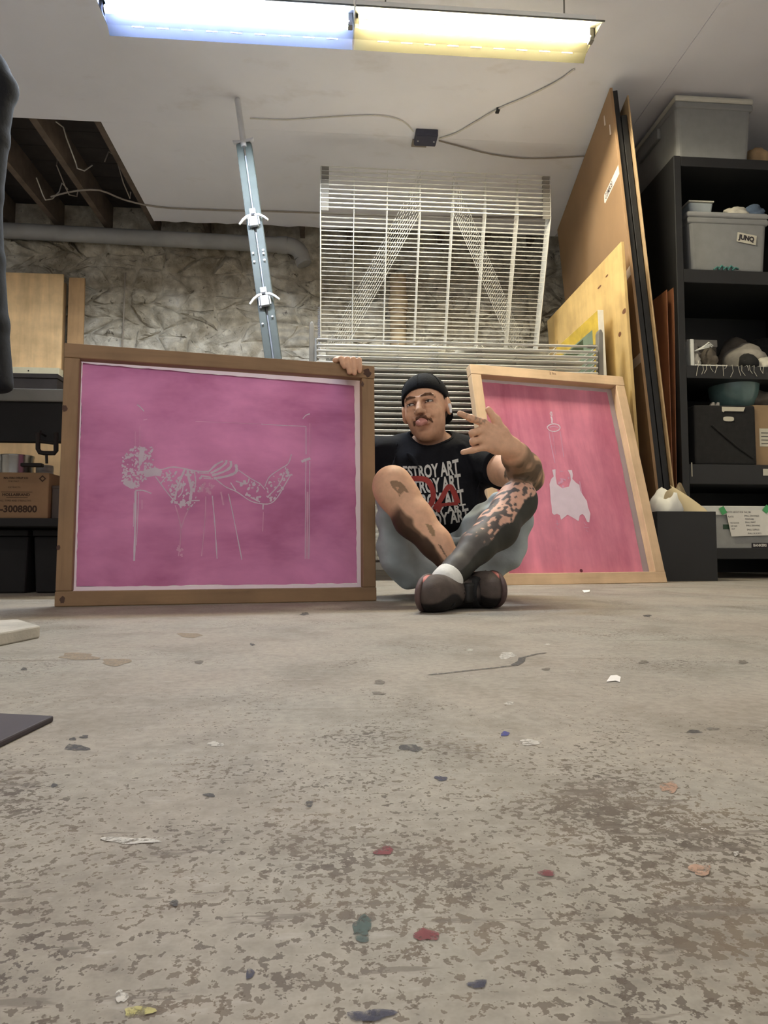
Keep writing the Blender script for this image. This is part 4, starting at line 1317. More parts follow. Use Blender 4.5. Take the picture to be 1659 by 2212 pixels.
# ---- third shelf: white basket of cloth, shoes-like bundles, black bag
z3 = LEV[2]
def at3(px, Y): return PY(px, 790, Y).x
xb = at3(1493, SY + 0.02)
pst = empty('white_box', (xb, SY + 0.02, z3), None, 'open white box on its side stuffed with scraps on the shelf', 'box')
bw = at3(1572, SY + 0.02) - xb
MB().box((0.0, 0, 0), (0.022, 0.3, 0.165)).build('side', 'box_white', pst, bevel=0.003)
MB().box((0.023, 0.0, 0), (bw, 0.3, 0.01)).build('base', 'box_white', pst, bevel=0.002)
MB().box((0.023, 0.28, 0.011), (bw, 0.3, 0.16)).build('back', 'box_white', pst)
rs = random.Random(9)
for k, (dx, dy, dz, rx, rz, m, l) in enumerate((
    (0.055, 0.07, 0.012, 0.032, 0.042, 'rag_cream', 'cream scrap at the bottom left of the open white box'),
    (0.10, 0.16, 0.012, 0.05, 0.085, 'rag_grey', 'grey cloth filling the back of the open white box'),
    (0.145, 0.06, 0.012, 0.042, 0.06, 'rag_brown', 'brown cloth at the right front of the open white box'))):
    crumple((xb + dx, SY + 0.02 + dy, z3 + dz), (rx, 0.045, rz), m, 'scrap', l, 'scrap', 20 + k, 'scraps in the white box', amp=0.5)
for k in range(5):
    a0 = (xb + 0.03 + 0.012 * k, SY + 0.035, z3 + 0.05 + 0.02 * k)
    MB().tube([Vector(a0) - pst.matrix_world.translation - Vector((xb, SY + 0.02, z3)) if False else Vector((0.03 + 0.012 * k, 0.012, 0.095 + 0.006 * k)), Vector((0.08 + 0.01 * k, 0.008, 0.11 + 0.010 * k)), Vector((0.125 + 0.006 * k, 0.014, 0.122 + 0.008 * (k % 3)))], 0.0035, 5).build('strip', 'box_white', pst)
x = at3(1525, SY + 0.3)
tin = empty('dark_carton', (x, SY + 0.42, z3), None, 'dark carton with a pale lid behind the white box of scraps', 'box')
MB().box((-0.10, -0.08, 0), (0.10, 0.08, 0.22)).build('body', 'rag_brown', tin, bevel=0.004)
MB().box((-0.105, -0.085, 0.221), (0.105, 0.085, 0.27)).build('lid', 'rag_grey', tin, bevel=0.006)
MB().box((-0.03, -0.0815, 0.15), (0.05, -0.0805, 0.18)).build('label', 'label_paper', tin)
for k, (px, Y, r, m, l) in enumerate((
    (1615, 0.22, (0.12, 0.10, 0.11), 'rag_grey', 'big grey bundle of cloth in the middle of the third shelf'),
    (1590, 0.40, (0.10, 0.08, 0.17), 'rag_brown', 'brown bundle of cloth at the back of the third shelf'),
    (1622, 0.07, (0.055, 0.05, 0.055), 'fabric_black', 'small round black pouch at the front of the third shelf'),
    (1652, 0.10, (0.05, 0.06, 0.05), 'rag_cream', 'pale green-grey cloth at the front right of the third shelf'),
    (1650, 0.36, (0.09, 0.08, 0.15), 'fabric_black', 'dark bundle of cloth at the back right of the third shelf'))):
    crumple((at3(px, SY + Y), SY + Y + 0.02, z3), r, m, 'cloth_bundle', l, 'cloth', 30 + k, 'cloth bundles on the shelving')
# threads hanging over the shelf edge
th = tag(MB().box((0, 0, 0), (0.001, 0.001, 0.001)).build('threads', 'rag_cream'), 'loose pale threads hanging over the edge of the third shelf', 'threads', kind='stuff')
b = MB(); rr = random.Random(2)
for k in range(16):
    px = 1505 + k * 9.5 + rr.uniform(-4, 4); x = at3(px, SY)
    L = rr.uniform(0.02, 0.07)
    b.tube([(x, SY + 0.02, z3 + 0.004), (x, SY - 0.003, z3 + 0.004), (x + rr.uniform(-.012, .012), SY - 0.004, z3 - L * 0.5), (x + rr.uniform(-.02, .02), SY - 0.003, z3 - L)], 0.0012, 4)
me = bpy.data.meshes.new('threads'); me.from_pydata(b.v, [], b.f); me.materials.append(MATS['rag_cream']); th.data = me
# ---- fourth level: black fabric bin, bowl, cardboard box
z4 = LEV[3]
x0, z0, x1, z1 = front(1502, 876, 1632, 1000, SY + 0.03)
fb = empty('fabric_bin', ((x0 + x1) / 2, SY + 0.03, z4), None, 'black fabric storage bin with an oval handle hole and tape label', 'storage bin')
w, h = (x1 - x0) / 2, z1 - z4
b = MB()
b.hexa([(-w*.99, 0, 0), (w*.99, 0, 0), (w*.99, .4, 0), (-w*.99, .4, 0)], [(-w*.97, .004, h), (w, .004, h), (w, .4, h), (-w*.97, .4, h)])
b.build('body', 'fabric_black', fb, bevel=0.012, seg=3)
MB().tube([(-w*.45, -0.001, h*.66), (-w*.1, -0.003, h*.5), (w*.35, -0.003, h*.3), (w*.85, -0.001, h*.12)], 0.006, 6).build('crease', 'fabric_black', fb, smooth=True)
hc = PY(1574, 905, SY + 0.03)
ov = [(0.033 * (abs(math.cos(a)) ** 0.6) * (1 if math.cos(a) >= 0 else -1), 0.0145 * (abs(math.sin(a)) ** 0.6) * (1 if math.sin(a) >= 0 else -1)) for a in [2*PI*i/24 for i in range(24)]]
MB().prism([(hc.x - fb.location.x + u, -0.001, hc.z - z4 + v_) for u, v_ in ov], (0, 0.004, 0)).build('handle_hole', 'label_paper', fb)
tc = PY(1585, 884, SY + 0.03)
MB().prism([(tc.x - fb.location.x + u, -0.0012, tc.z - z4 + v_) for u, v_ in ((-0.075, -0.014), (-0.066, -0.02), (-0.058, -0.012), (0.06, -0.013), (0.072, 0.014), (-0.075, 0.014))], (0, 0.001, 0)).build('tape_label', 'label_paper', fb)
q = PY(1546, 870, SY + 0.05)
for k in range(2):
    MB().prism([(q.x - fb.location.x + u + k * 0.03, 0.05, h + v_) for u, v_ in ((-0.02, 0.0), (0.0, 0.028), (0.012, 0.026), (0.012, 0.0))], (0, 0.02, 0)).build('paper_slip', 'label_paper', fb)
bc = PY(1593, 874, SY + 0.16)
zb = z4 + h + 0.002
bowl = empty('glass_bowl', (bc.x, SY + 0.2, zb), None, 'greenish glass bowl resting on the black fabric bin', 'bowl')
rb = 0.5 * (PY(1644, 830, SY + 0.2).x - PY(1543, 830, SY + 0.2).x)
hb = PY(1593, 812, SY + 0.2).z - zb
prof = [(rb * .55, 0), (rb * .72, hb * .08), (rb * .9, hb * .4), (rb * .98, hb * .75), (rb, hb), (rb - .008, hb), (rb * .93, hb * .7), (rb * .84, hb * .4), (rb * .6, hb * .12), (0.001, hb * .10)]
MB().lathe(prof, 36).build('vessel', 'glass_green', bowl, smooth=True)
MB().lathe([(rb - .006, hb + 0.0005), (rb + .004, hb + 0.0005), (rb + .004, hb + .008), (rb - .006, hb + .008)], 36, cap=False).build('rim', 'glass_green', bowl, smooth=True)
x0, z0, x1, z1 = front(1633, 876, 1700, 982, SY + 0.05)
cb = empty('cardboard_box', ((x0 + x1) / 2, SY + 0.05, z4), None, 'brown cardboard box with a paper label beside the black fabric bin', 'box')
w, h2 = (x1 - x0) / 2, z1 - z4
MB().box((-w, 0, 0.0), (w, 0.35, h2)).build('body', 'cardboard', cb, bevel=0.003)
lc_ = PY(1642, 945, SY + 0.05)
MB().box((lc_.x - cb.location.x - 0.004, -0.0012, lc_.z - z4 - 0.055), (lc_.x - cb.location.x + 0.10, -0.0002, lc_.z - z4 + 0.055)).build('label', 'label_paper', cb)
for k in range(4):
    MB().box((lc_.x - cb.location.x + 0.006, -0.0018, lc_.z - z4 - 0.04 + k * 0.022), (lc_.x - cb.location.x + 0.08, -0.0013, lc_.z - z4 - 0.036 + k * 0.022)).build('print_line', 'marker', cb)
MB().box((-w, 0.02, h2 + 0.0005), (w, 0.10, h2 + 0.004)).build('flap', 'cardboard', cb)
crumple(((x0 + x1) / 2, SY + 0.18, z4 + h2 + 0.005), (0.09, 0.08, 0.06), 'rag_brown', 'cloth_bundle', 'brown cloth heaped on the cardboard box beside the bowl', 'cloth', 41, 'cloth bundles on the shelving')
# pale strips on the front of the fourth shelf board
zz = zat(1030)
MB().box((xat(1648) - SX, -0.0015, zat(1023) - 0.01), (xat(1690) - SX, 0.002, zat(1012))).build('tape_strip', 'label_paper', shelf)
MB().box((0.046 + 0.012, -0.0015, zat(1030)), (0.046 + 0.016, 0.002, zat(1000))).build('edge_strip', 'label_paper', shelf)
# ---- bottom level: file box with a taped note
z5 = LEV[4]
x0, z0, x1, z1 = front(1500, 1094, 1760, 1183, SY + 0.02)
x1 = min(x1, SX1 - 0.06)
fbx = empty('file_box', (x0, SY + 0.02, z5), None, 'white cardboard file box with a handwritten note taped on with green tape', 'file box')
w, h5 = x1 - x0, z1 - z5
MB().box((0, 0.006, 0), (w, 0.4, h5 - 0.055)).build('body', 'box_grey_print', fbx, bevel=0.002)
MB().box((-0.004, 0, h5 - 0.055), (w + 0.004, 0.406, h5)).build('lid', 'box_white', fbx, bevel=0.003)
o_ = PY(1560, 1180, SY + 0.02)
def fl(px, py):
    p = PY(px, py, SY + 0.02); return p.x - x0, p.z - z5
a = fl(1567, 1105); b2 = fl(1700, 1099); c2 = fl(1700, 1155); d2 = fl(1579, 1159)
MB().prism([(p[0], -0.006, p[1]) for p in (d2, c2, b2, a)], (0, 0.001, 0)).build('note', 'paper_white', fbx)
for (u, v_), rot in ((fl(1560, 1103), -0.5), (fl(1654, 1100), 0.7)):
    M = Matrix.Translation((u, -0.008, v_)) @ Matrix.Rotation(rot, 4, 'Y')
    MB().box((-0.017, 0, -0.022), (0.017, 0.001, 0.022)).build('green_tape', 'tape_green', fbx, M=M)
NL = [(1568, 1108, 'NOTES ABOUT FOR THE JOB', 0.0125), (1571, 1118, 'PLATES', 0.012), (1606, 1116, 'SMALL DRAWINGS', 0.012), (1608, 1123, 'PRINTS BIG', 0.012), (1608, 1130, 'SMALL PAINT', 0.012),
      (1576, 1131, 'NO GOODS', 0.011), (1577, 1138, 'OR TAPE', 0.011), (1579, 1144, 'OUT', 0.011), (1610, 1137, 'SMALL DRAWING', 0.012), (1612, 1146, 'SMALL SUPPLIES', 0.012), (1614, 1154, 'SMALL BLUE BITS', 0.012)]
for px, py, s, sz in NL:
    u, v_ = fl(px, py)
    flat_text('handwriting', s, sz * 1.15, Matrix.Translation((u, -0.0062, v_)), 'marker', fbx, sx=0.8)
u, v_ = fl(1625, 1182)
MB().box((u, 0.0035, v_ - 0.004), (u + 0.12, 0.005, v_ + 0.026)).build('print_block', 'marker', fbx)
flat_text('lettering', 'BANKERS', 0.022, Matrix.Translation((u + 0.008, 0.0030, v_ + 0.004)), 'paper_white', fbx, bold=0.0006, sx=0.9)
u, v_ = fl(1570, 1143)
MB().box((u - 0.02, 0.0045, v_), (u + 0.03, 0.0058, v_ + 0.028)).build('print_mark', 'green_dark', fbx)

# ================================================================== black waste bin full of paper in front of the shelving
wb0 = P(1418, 1255, 3.62); wb1 = P(1551, 1254, 3.62)
zt = P(1500, 1105, 3.62).z
wbin = empty('waste_bin', (wb0.x, min(wb0.y, wb1.y), 0), None, 'square black bin full of paper in front of the shelving', 'bin')
w = wb1.x - wb0.x
D = 0.2
for nme, lo, hi in (('front_panel', (0, 0, 0), (w, 0.012, zt)), ('back_panel', (0, D - 0.012, 0), (w, D, zt)), ('side_panel', (0, 0.0125, 0), (0.012, D - 0.0125, zt)), ('side_panel', (w - 0.012, 0.0125, 0), (w, D - 0.0125, zt)), ('base', (0.0125, 0.0125, 0), (w - 0.0125, D - 0.0125, 0.012))):
    MB().box(lo, hi).build(nme, 'shelf_black', wbin, bevel=0.002)
bx, by = wbin.location.x, wbin.location.y
crumple((bx + 0.095, by + 0.08, zt - 0.085), (0.080, 0.062, 0.11), 'tissue', 'crumpled_paper', 'white crumpled paper sticking out of the black bin', 'paper', 66, 'paper in the black bin', amp=0.36)
# curled kraft sheets
def curl(cx, cy, z0, rad, a0, a1, length, tilt, mat, label):
    """sheet of paper rolled around a leaning axis"""
    n, m = 14, 6
    vs = []
    M = Matrix.Translation((cx, cy, z0)) @ Matrix.Rotation(tilt[0], 4, 'Y') @ Matrix.Rotation(tilt[1], 4, 'X')
    for th_ in (0, 0.0014):
        for j in range(m + 1):
            for i in range(n + 1):
                a = a0 + (a1 - a0) * i / n
                r = (rad + 0.01 * math.sin(a * 2 + j * .4) + th_) * (1 - 0.35 * j / m)
                vs.append(M @ Vector((r * math.cos(a), r * math.sin(a), length * j / m + 0.012 * math.sin(a * 3))))
    K = (n + 1) * (m + 1)
    fs = []
    for j in range(m):
        for i in range(n):
            q = j * (n + 1) + i
            fs.append((q, q + 1, q + n + 2, q + n + 1)); fs.append((K + q, K + q + n + 1, K + q + n + 2, K + q + 1))
    for i in range(n):
        fs.append((i, K + i, K + i + 1, i + 1)); q = m * (n + 1) + i; fs.append((q, q + 1, K + q + 1, K + q))
    for j in range(m):
        q = j * (n + 1); fs.append((q, q + n + 1, K + q + n + 1, K + q)); q += n; fs.append((q, K + q, K + q + n + 1, q + n + 1))
    b = MB().add(vs, fs)
    return tag(b.build('kraft_paper', mat, smooth=True), label, 'paper', 'paper in the black bin')
curl(bx + 0.275, by + 0.115, zt - 0.04, 0.085, 1.3, 6.1, 0.25, (-0.95, 0.12), 'kraft', 'cream kraft paper curled into a wide cone in the black bin')
curl(bx + 0.285, by + 0.15, zt - 0.10, 0.042, 0.2, 4.6, 0.27, (-0.36, 0.05), 'kraft_dark', 'thin darker kraft roll at the back right of the black bin')
# ================================================================== left side: bench, boxes, boards
wood('ply_warm', (240, 204, 154), 0.85, along='Z', scale=0.5, knots=False)
wood('board_tan', (186, 150, 108), 0.8, along='Z', scale=0.6)
plain('ledge_cream', (222, 212, 180), 0.7, vary=0.05)
plain('bench_grey', (126, 126, 120), 0.7, vary=0.12, scale=7)
plain('bench_black', (20, 19, 18), 0.8, vary=0.3, scale=7)
plain('iron_black', (26, 18, 14), 0.6, metal=0.4, vary=0.2)
plain('can_steel', (160, 156, 148), 0.25, metal=0.85, vary=0.1)
plain('jar_lid', (150, 146, 136), 0.4, vary=0.1)
plain('jar_dark', (60, 44, 30), 0.4, vary=0.2)
plain('carton_brown', (138, 108, 76), 0.8, vary=0.08, scale=6)
plain('carton_ink', (58, 38, 20), 0.8)
plain('slab_grey', (176, 170, 158), 0.85, vary=0.15, scale=14, bumpy=0.3)
plain('mat_dark', (62, 54, 58), 0.75, vary=0.15, scale=10)
bf = P(60, 852, 2.42)
BY = bf.y
zb = lambda py, Y=BY: PY(60, py, Y).z
BXR = PY(300, 852, BY).x
BXL = XL + 0.05
bench = empty('workbench', (BXL, BY, 0), None, 'dark workbench with a grey top edge behind the magenta screen', 'workbench')
BW = BXR - BXL
zt, zt0 = zb(839), zb(866)
MB().box((0, 0, zt0), (BW, 0.62, zt)).build('bench_top', 'bench_grey', bench, bevel=0.004)
MB().box((0.02, 0.012, zb(953)), (BW - 0.02, 0.05, zt0 - 0.001)).build('apron', 'bench_black', bench, bevel=0.003)
zs = zb(1119)
MB().box((0.02, 0.0, zs - 0.03), (BW - 0.02, 0.6, zs)).build('lower_shelf', 'bench_black', bench, bevel=0.003)
for x in (0.02, BW - 0.09):
    for y in (0.052, 0.53):
        MB().box((x, y, 0.0), (x + 0.07, y + 0.07, zs - 0.031)).build('leg', 'bench_black', bench)
        MB().box((x, y, zs + 0.001), (x + 0.07, y + 0.07, zt0 - 0.001)).build('leg', 'bench_black', bench)
# black crates under the bench
for k, (px0, px1, l) in enumerate(((-190, 60, 'black crate under the bench at the far left, partly out of view'), (66, 240, 'black crate under the bench just left of the magenta screen'))):
    a, b2 = PY(px0, 1280, BY + 0.10), PY(px1, 1280, BY + 0.10)
    cr = empty('black_crate', ((a.x + b2.x) / 2, BY + 0.10, 0), None, l, 'crate', 'black crates under the bench')
    w = (b2.x - a.x) / 2 - 0.004
    h = zs - 0.04
    MB().hexa([(-w*.94, 0.01, 0), (w*.94, 0.01, 0), (w*.94, .40, 0), (-w*.94, .40, 0)], [(-w, 0, h*.9), (w, 0, h*.9), (w, .42, h*.9), (-w, .42, h*.9)]).build('body', 'bench_black', cr, bevel=0.008)
    MB().box((-w, -0.008, h*.905), (w, .42, h)).build('rim', 'bench_black', cr, bevel=0.004)
# carton, can, jar on the lower shelf
x0, z0, x1, z1 = front(-62, 1021, 106, 1118, BY + 0.03)
ct = empty('carton', (x0, BY + 0.03, zs), None, 'brown printed carton numbered 3008800 on the lower bench shelf', 'box')
w, h = x1 - x0, z1 - zs
MB().box((0, 0, 0), (w, 0.16, h)).build('body', 'carton_brown', ct, bevel=0.004)
def cl_(px, py):
    p = PY(px, py, BY + 0.03); return p.x - x0, p.z - zs
for s, px, py, sz, bold, sx in (('-3008800', 0, 1106, 0.034, 0.0012, 1.0), ('HOLLABRAND', 5, 1071, 0.0135, 0.0005, 1.1), ('MALTERS SYRUP CO', 8, 1034, 0.0095, 0.0004, 1.0), ('FINE MALT', 18, 1041, 0.008, 0.0, 1.0), ('EXTRACTS', 18, 1054, 0.008, 0.0, 1.1), ('ALL TYPES AND STRENGTHS', 0, 1083, 0.0085, 0.0, 1.0)):
    u, v_ = cl_(px, py)
    flat_text('lettering', s, sz, Matrix.Translation((u, 0, v_)), 'carton_ink', ct, bold=bold, sx=sx)
u, v_ = cl_(92, 1034)
b = MB(); r0, r1 = 0.013, 0.007
for i in range(4):
    a, a2 = PI/2*i, PI/2*(i+1)
    b.add([(u + r0*math.cos(a), -0.0008, v_ + r0*math.sin(a)), (u + r0*math.cos(a2), -0.0008, v_ + r0*math.sin(a2)), (u + r1*math.cos(a2), -0.0008, v_ + r1*math.sin(a2)), (u + r1*math.cos(a), -0.0008, v_ + r1*math.sin(a))], [(0, 1, 2, 3)])
b.build('diamond_mark', 'carton_ink', ct)
for px0_, px1_, py in ((3, 70, 1063), (14, 60, 1075)):
    (u, v_), (u2, _) = cl_(px0_, py), cl_(px1_, py)
    MB().box((u, -0.0012, v_), (u2, -0.0004, v_ + 0.0016)).build('print_line', 'carton_ink', ct)
q = PY(36, 1000, BY + 0.28)
zc = PY(36, 985, BY + 0.28).z
can_ = empty('paint_can', (q.x, BY + 0.28, zs), None, 'round steel can standing behind the numbered carton', 'can')
rc = 0.5 * (PY(72, 1000, BY + 0.28).x - PY(0, 1000, BY + 0.28).x)
hc_ = zc - zs
MB().lathe([(rc*.97, 0), (rc, .004), (rc*.97, .012), (rc*.97, hc_ - .012), (rc, hc_ - .006), (rc, hc_), (rc*.93, hc_), (rc*.92, hc_ - .006), (0.001, hc_ - .006)], 32).build('body', 'can_steel', can_, smooth=True)
MB().lathe([(rc*.8, hc_ - .0055), (rc*.84, hc_ - .002), (rc*.80, hc_ - .001), (0.001, hc_ - .0012)], 28).build('lid', 'can_steel', can_, smooth=True)
q = PY(97, 1010, BY + 0.26); zc = PY(97, 1006, BY + 0.26).z
jar = empty('jar', (q.x, BY + 0.26, zs), None, 'dark jar with a ribbed grey screw lid beside the steel can', 'jar')
rj = 0.5 * (PY(114, 1000, BY + 0.26).x - PY(78, 1000, BY + 0.26).x); hj = zc - zs
MB().lathe([(rj*.95, 0), (rj*1.02, .01), (rj*1.02, hj*.75), (rj*.9, hj*.82)], 24).build('glass', 'jar_dark', jar, smooth=True)
MB().lathe([(rj, hj*.825), (rj, hj*.88), (rj*.96, hj*.89), (rj, hj*.90), (rj, hj*.96), (rj*.95, hj)], 24).build('lid', 'jar_lid', jar, smooth=True)
# second carton hidden mostly by the frame
x0, z0, x1, z1 = front(110, 1050, 190, 1117, BY + 0.05)
tag(MB().box((x0, BY + 0.05, zs), (x1, BY + 0.25, z1)).box((x0 - 0.001, BY + 0.049, z1 - 0.012), (x1 + 0.001, BY + 0.251, z1 + 0.002)).build('small_carton', 'jar_dark', bevel=0.003), 'small dark carton between the numbered carton and the magenta screen', 'box')
# c-clamp hanging from the apron
q = PY(100, 955, BY + 0.03)
cc = empty('c_clamp', (q.x, BY - 0.03, q.z), None, 'black iron clamp hanging under the bench apron', 'clamp')
def cp(px, py):
    p = PY(px, py, BY - 0.03); return (p.x - q.x, 0, p.z - q.z)
MB().tube([cp(82, 935), cp(82, 970), cp(86, 977), cp(95, 979), cp(117, 979), cp(121, 974), cp(121, 935)], 0.0085, 8).build('frame', 'iron_black', cc, smooth=True)
MB().tube([cp(80, 953), cp(123, 958)], 0.006, 8).build('jaw_bar', 'iron_black', cc)
MB().tube([cp(100, 975), cp(101, 1001)], 0.005, 8).build('screw', 'iron_black', cc)
MB().box((cp(80, 0)[0], -0.012, cp(0, 1008)[2]), (cp(124, 0)[0], 0.012, cp(0, 1000)[2])).build('pad', 'iron_black', cc, bevel=0.003)
MB().tube([cp(88, 930), cp(88, 936), (cp(88, 930)[0], 0.05, cp(0, 936)[2])], 0.004, 6).build('hook', 'iron_black', cc)
# pale plywood leaning behind the bench
p0 = PY(-120, 1000, 3.42); p1 = PY(330, 1000, 3.42)
tag(MB().box((p0.x, 3.42, 0.002), (p1.x, 3.44, 0.86)).build('plywood_offcut', 'ply_warm', bevel=0.003), 'pale plywood offcut standing behind the workbench', 'board')
# ---- plywood panel and boards fixed on the stone wall
WY = YF - 0.16
wy = lambda px, py: PY(px, py, WY)
a, b2 = wy(-40, 812), wy(137, 592)
pn = empty('plywood_backboard', (a.x, WY, a.z), None, 'warm plywood panel with a cream bottom ledge on the stone wall', 'panel')
w, h = b2.x - a.x, b2.z - a.z
hl = wy(60, 795).z - a.z
MB().box((0, 0, hl + 0.001), (w, 0.02, h)).build('sheet', 'ply_warm', pn, bevel=0.002)
MB().box((0, -0.03, 0), (w, 0.06, hl)).build('ledge', 'ledge_cream', pn, bevel=0.004)
MB().box((0.01, 0.021, 0.05), (0.06, 0.10, h - 0.05)).build('batten', 'board_tan', pn)
MB().box((w - 0.06, 0.021, 0.05), (w - 0.01, 0.10, h - 0.05)).build('batten', 'board_tan', pn)
s_ = wy(65, 803); MB().tube([(s_.x - a.x, -0.0305, s_.z - a.z), (s_.x - a.x, -0.033, s_.z - a.z)], 0.006, 8).build('screw', 'iron_black', pn)
a3, b3 = wy(139, 860), wy(181, 598)
tag(MB().box((a3.x, WY + 0.02, 0.002), (b3.x, WY + 0.045, b3.z)).build('narrow_board', 'board_tan', bevel=0.003), 'narrow tan board standing on end right of the plywood panel', 'board')
a4, b4 = wy(-60, 842), wy(136, 816)
sb = empty('wall_cabinet', (a4.x, WY - 0.12, 0), None, 'dark cabinet against the stone wall under the plywood panel', 'cabinet')
hh = b4.z
MB().box((0, 0, 0.08), (b4.x - a4.x, 0.20, hh - 0.04)).build('body', 'dark_wood', sb)
MB().box((-0.01, -0.015, hh - 0.039), (b4.x - a4.x + 0.01, 0.215, hh - 0.002)).build('top_board', 'dark_wood', sb, bevel=0.003)
MB().box((0.02, 0.02, 0), (b4.x - a4.x - 0.02, 0.19, 0.079)).build('plinth', 'dark_wood', sb)

# ================================================================== things lying on the floor
def floor_poly(pix, z=0.0): return [PH(x, y, z) for x, y in pix]
sl = floor_poly([(88, 1381), (0, 1397), (-160, 1425), (-190, 1368), (60, 1356)])
b = MB(); 
sl = [PH(86, 1378, 0.0), PH(0, 1396, 0.0), PH(-150, 1428, 0.0), PH(-210, 1376, 0.0), PH(40, 1362, 0.0)]
b.prism(sl, (0, 0, 0.022))
tag(b.build('stone_slab', 'slab_grey', bevel=0.003), 'pale grey flat slab lying on the floor at left', 'slab')
ml = [PH(116, 1559, 0.0), PH(0, 1616, 0.0), PH(-170, 1710, 0.0), PH(-260, 1580, 0.0), PH(-60, 1550, 0.0)]
b = MB(); b.prism(ml, (0, 0, 0.0055))
tag(b.build('rubber_mat', 'mat_dark', bevel=0.0015), 'dark rubber mat corner on the floor at the left edge', 'mat')
plain('paper_scrap', (238, 232, 224), 0.8, vary=0.03)
b = MB(); b.prism([PH(x, y, 0.0006) for x, y in ((1310, 1473), (1319, 1460), (1332, 1459), (1341, 1463), (1339, 1474), (1330, 1471))], (0, 0, 0.0006))
tag(b.build('paper_scrap', 'paper_scrap'), 'small torn white paper scrap on the floor right of centre', 'paper scrap')
b = MB(); b.prism([PH(x, y, 0.0006) for x, y in ((1258, 1276), (1274, 1275), (1274, 1279), (1262, 1281))], (0, 0, 0.002))
tag(b.build('paper_scrap', 'paper_scrap'), 'tiny white paper scrap on the floor before the rose screen', 'paper scrap')
# paint and dirt marks that belong to the floor
SPOTS = {'spot_dark': (66, 62, 60), 'spot_brown': (112, 102, 90), 'spot_navy': (44, 44, 68), 'spot_blue': (44, 50, 130), 'spot_green': (66, 84, 78), 'spot_red': (120, 44, 50), 'spot_white': (202, 196, 186), 'spot_yellow': (188, 178, 112), 'spot_orange': (176, 140, 116), 'spot_grey': (120, 112, 102), 'spot_tan': (150, 132, 108)}
def spot_mat(k, c):
    m = plain(k, c, 0.7, vary=0.2, scale=120)
    nt = m.node_tree; b = nt.nodes['Principled BSDF']
    f = noise(nt, world_coords(nt), 170, 5, 0.75)
    a = ramp(nt, f, [(0.36, (0, 0, 0)), (0.50, (0.8, 0.8, 0.8))]).outputs[0]
    nt.links.new(a, b.inputs['Alpha'])
for k, c in SPOTS.items(): spot_mat(k, c)
_lift = [0]
def spot(px, py, w, h, m, seed=None, rough=0.35, n=18, ang=0.0):
    r = random.Random(px * 7 + py if seed is None else seed)
    _lift[0] += 1
    z = 0.0003 + 0.000006 * _lift[0]
    ph = [r.uniform(0, 6.28) for _ in range(3)]
    pts = []
    for i in range(n):
        a = 2 * PI * i / n
        s = 1 + rough * (math.sin(2*a + ph[0]) * .5 + math.sin(3*a + ph[1]) * .4 + math.sin(5*a + ph[2]) * .3) + r.uniform(-.08, .08)
        u, v_ = math.cos(a) * w / 2 * s, math.sin(a) * h / 2 * s
        pts.append(PH(px + u * math.cos(ang) - v_ * math.sin(ang), py + u * math.sin(ang) + v_ * math.cos(ang), z))
    b = MB(); b.add(pts, [tuple(range(n))])
    return b.build('paint_spot', m, floor)
for s in ((165, 1615, 48, 15, 'spot_dark'), (182, 1591, 20, 6, 'spot_dark'), (157, 1596, 18, 5, 'spot_dark'), (117, 1696, 14, 8, 'spot_dark'), (668, 1736, 20, 11, 'spot_dark'), (452, 1717, 24, 8, 'spot_dark'),
          (887, 1615, 48, 15, 'spot_dark'), (952, 1681, 28, 11, 'spot_navy'), (1091, 1585, 20, 10, 'spot_blue'), (1333, 1581, 0, 0, ''), (1500, 1580, 36, 6, 'spot_dark'), (1540, 1574, 26, 6, 'spot_grey'),
          (1445, 1700, 34, 26, 'spot_orange'), (830, 1838, 42, 18, 'spot_red'), (920, 2019, 50, 28, 'spot_red'), (782, 2006, 46, 50, 'spot_green'), (300, 2184, 62, 24, 'spot_yellow'), (262, 2152, 24, 30, 'spot_white'),
          (800, 2192, 96, 26, 'spot_navy'), (1032, 2125, 36, 20, 'spot_navy'), (540, 2102, 20, 20, 'spot_navy'), (280, 1815, 120, 14, 'spot_white'), 
          (376, 1950, 22, 12, 'spot_dark'), (1000, 1955, 0, 0, ''), 
          (1095, 1416, 34, 15, 'spot_white'), (1145, 1603, 50, 12, 'spot_white'), (465, 1607, 34, 10, 'spot_white'), (1100, 1519, 24, 6, 'spot_white'), (1182, 1392, 14, 4, 'spot_white'), (1015, 1404, 16, 4, 'spot_white'),
          (410, 1372, 60, 9, 'spot_tan'), (170, 1418, 90, 14, 'spot_tan'), (250, 1430, 70, 14, 'spot_tan'), (658, 1326, 20, 6, 'spot_dark'), (1398, 1330, 20, 4, 'spot_dark'), (430, 1430, 22, 6, 'spot_brown'), (545, 1392, 10, 5, 'spot_dark'),
          (820, 1473, 26, 8, 'spot_brown'), (818, 1497, 30, 6, 'spot_brown'), (1180, 1445, 16, 6, 'spot_brown'), (1390, 1430, 20, 7, 'spot_brown'), (1605, 1430, 22, 7, 'spot_brown'), (52, 1445, 16, 5, 'spot_dark'), 
          (1180, 1885, 40, 12, 'spot_red'), (1512, 1878, 44, 26, 'spot_orange'), (1590, 1843, 14, 9, 'spot_white'), (1520, 1790, 10, 4, 'spot_white')):
    if s[4]: spot(*s)
# crack in the floor
b = MB()
cr = [PH(x, y, 0.0008) for x, y in ((925, 1457), (960, 1454), (1010, 1448), (1070, 1442), (1110, 1437), (1126, 1428), (1128, 1420), (1140, 1417), (1160, 1412), (1180, 1410))]
for i in range(len(cr) - 1):
    d = (cr[i+1] - cr[i]).normalized(); n_ = Vector((-d.y, d.x, 0)) * (0.0022 if i not in (4, 5) else 0.005)
    b.add([cr[i] - n_, cr[i+1] - n_, cr[i+1] + n_, cr[i] + n_], [(0, 1, 2, 3)])
b.build('crack', 'spot_dark', floor)

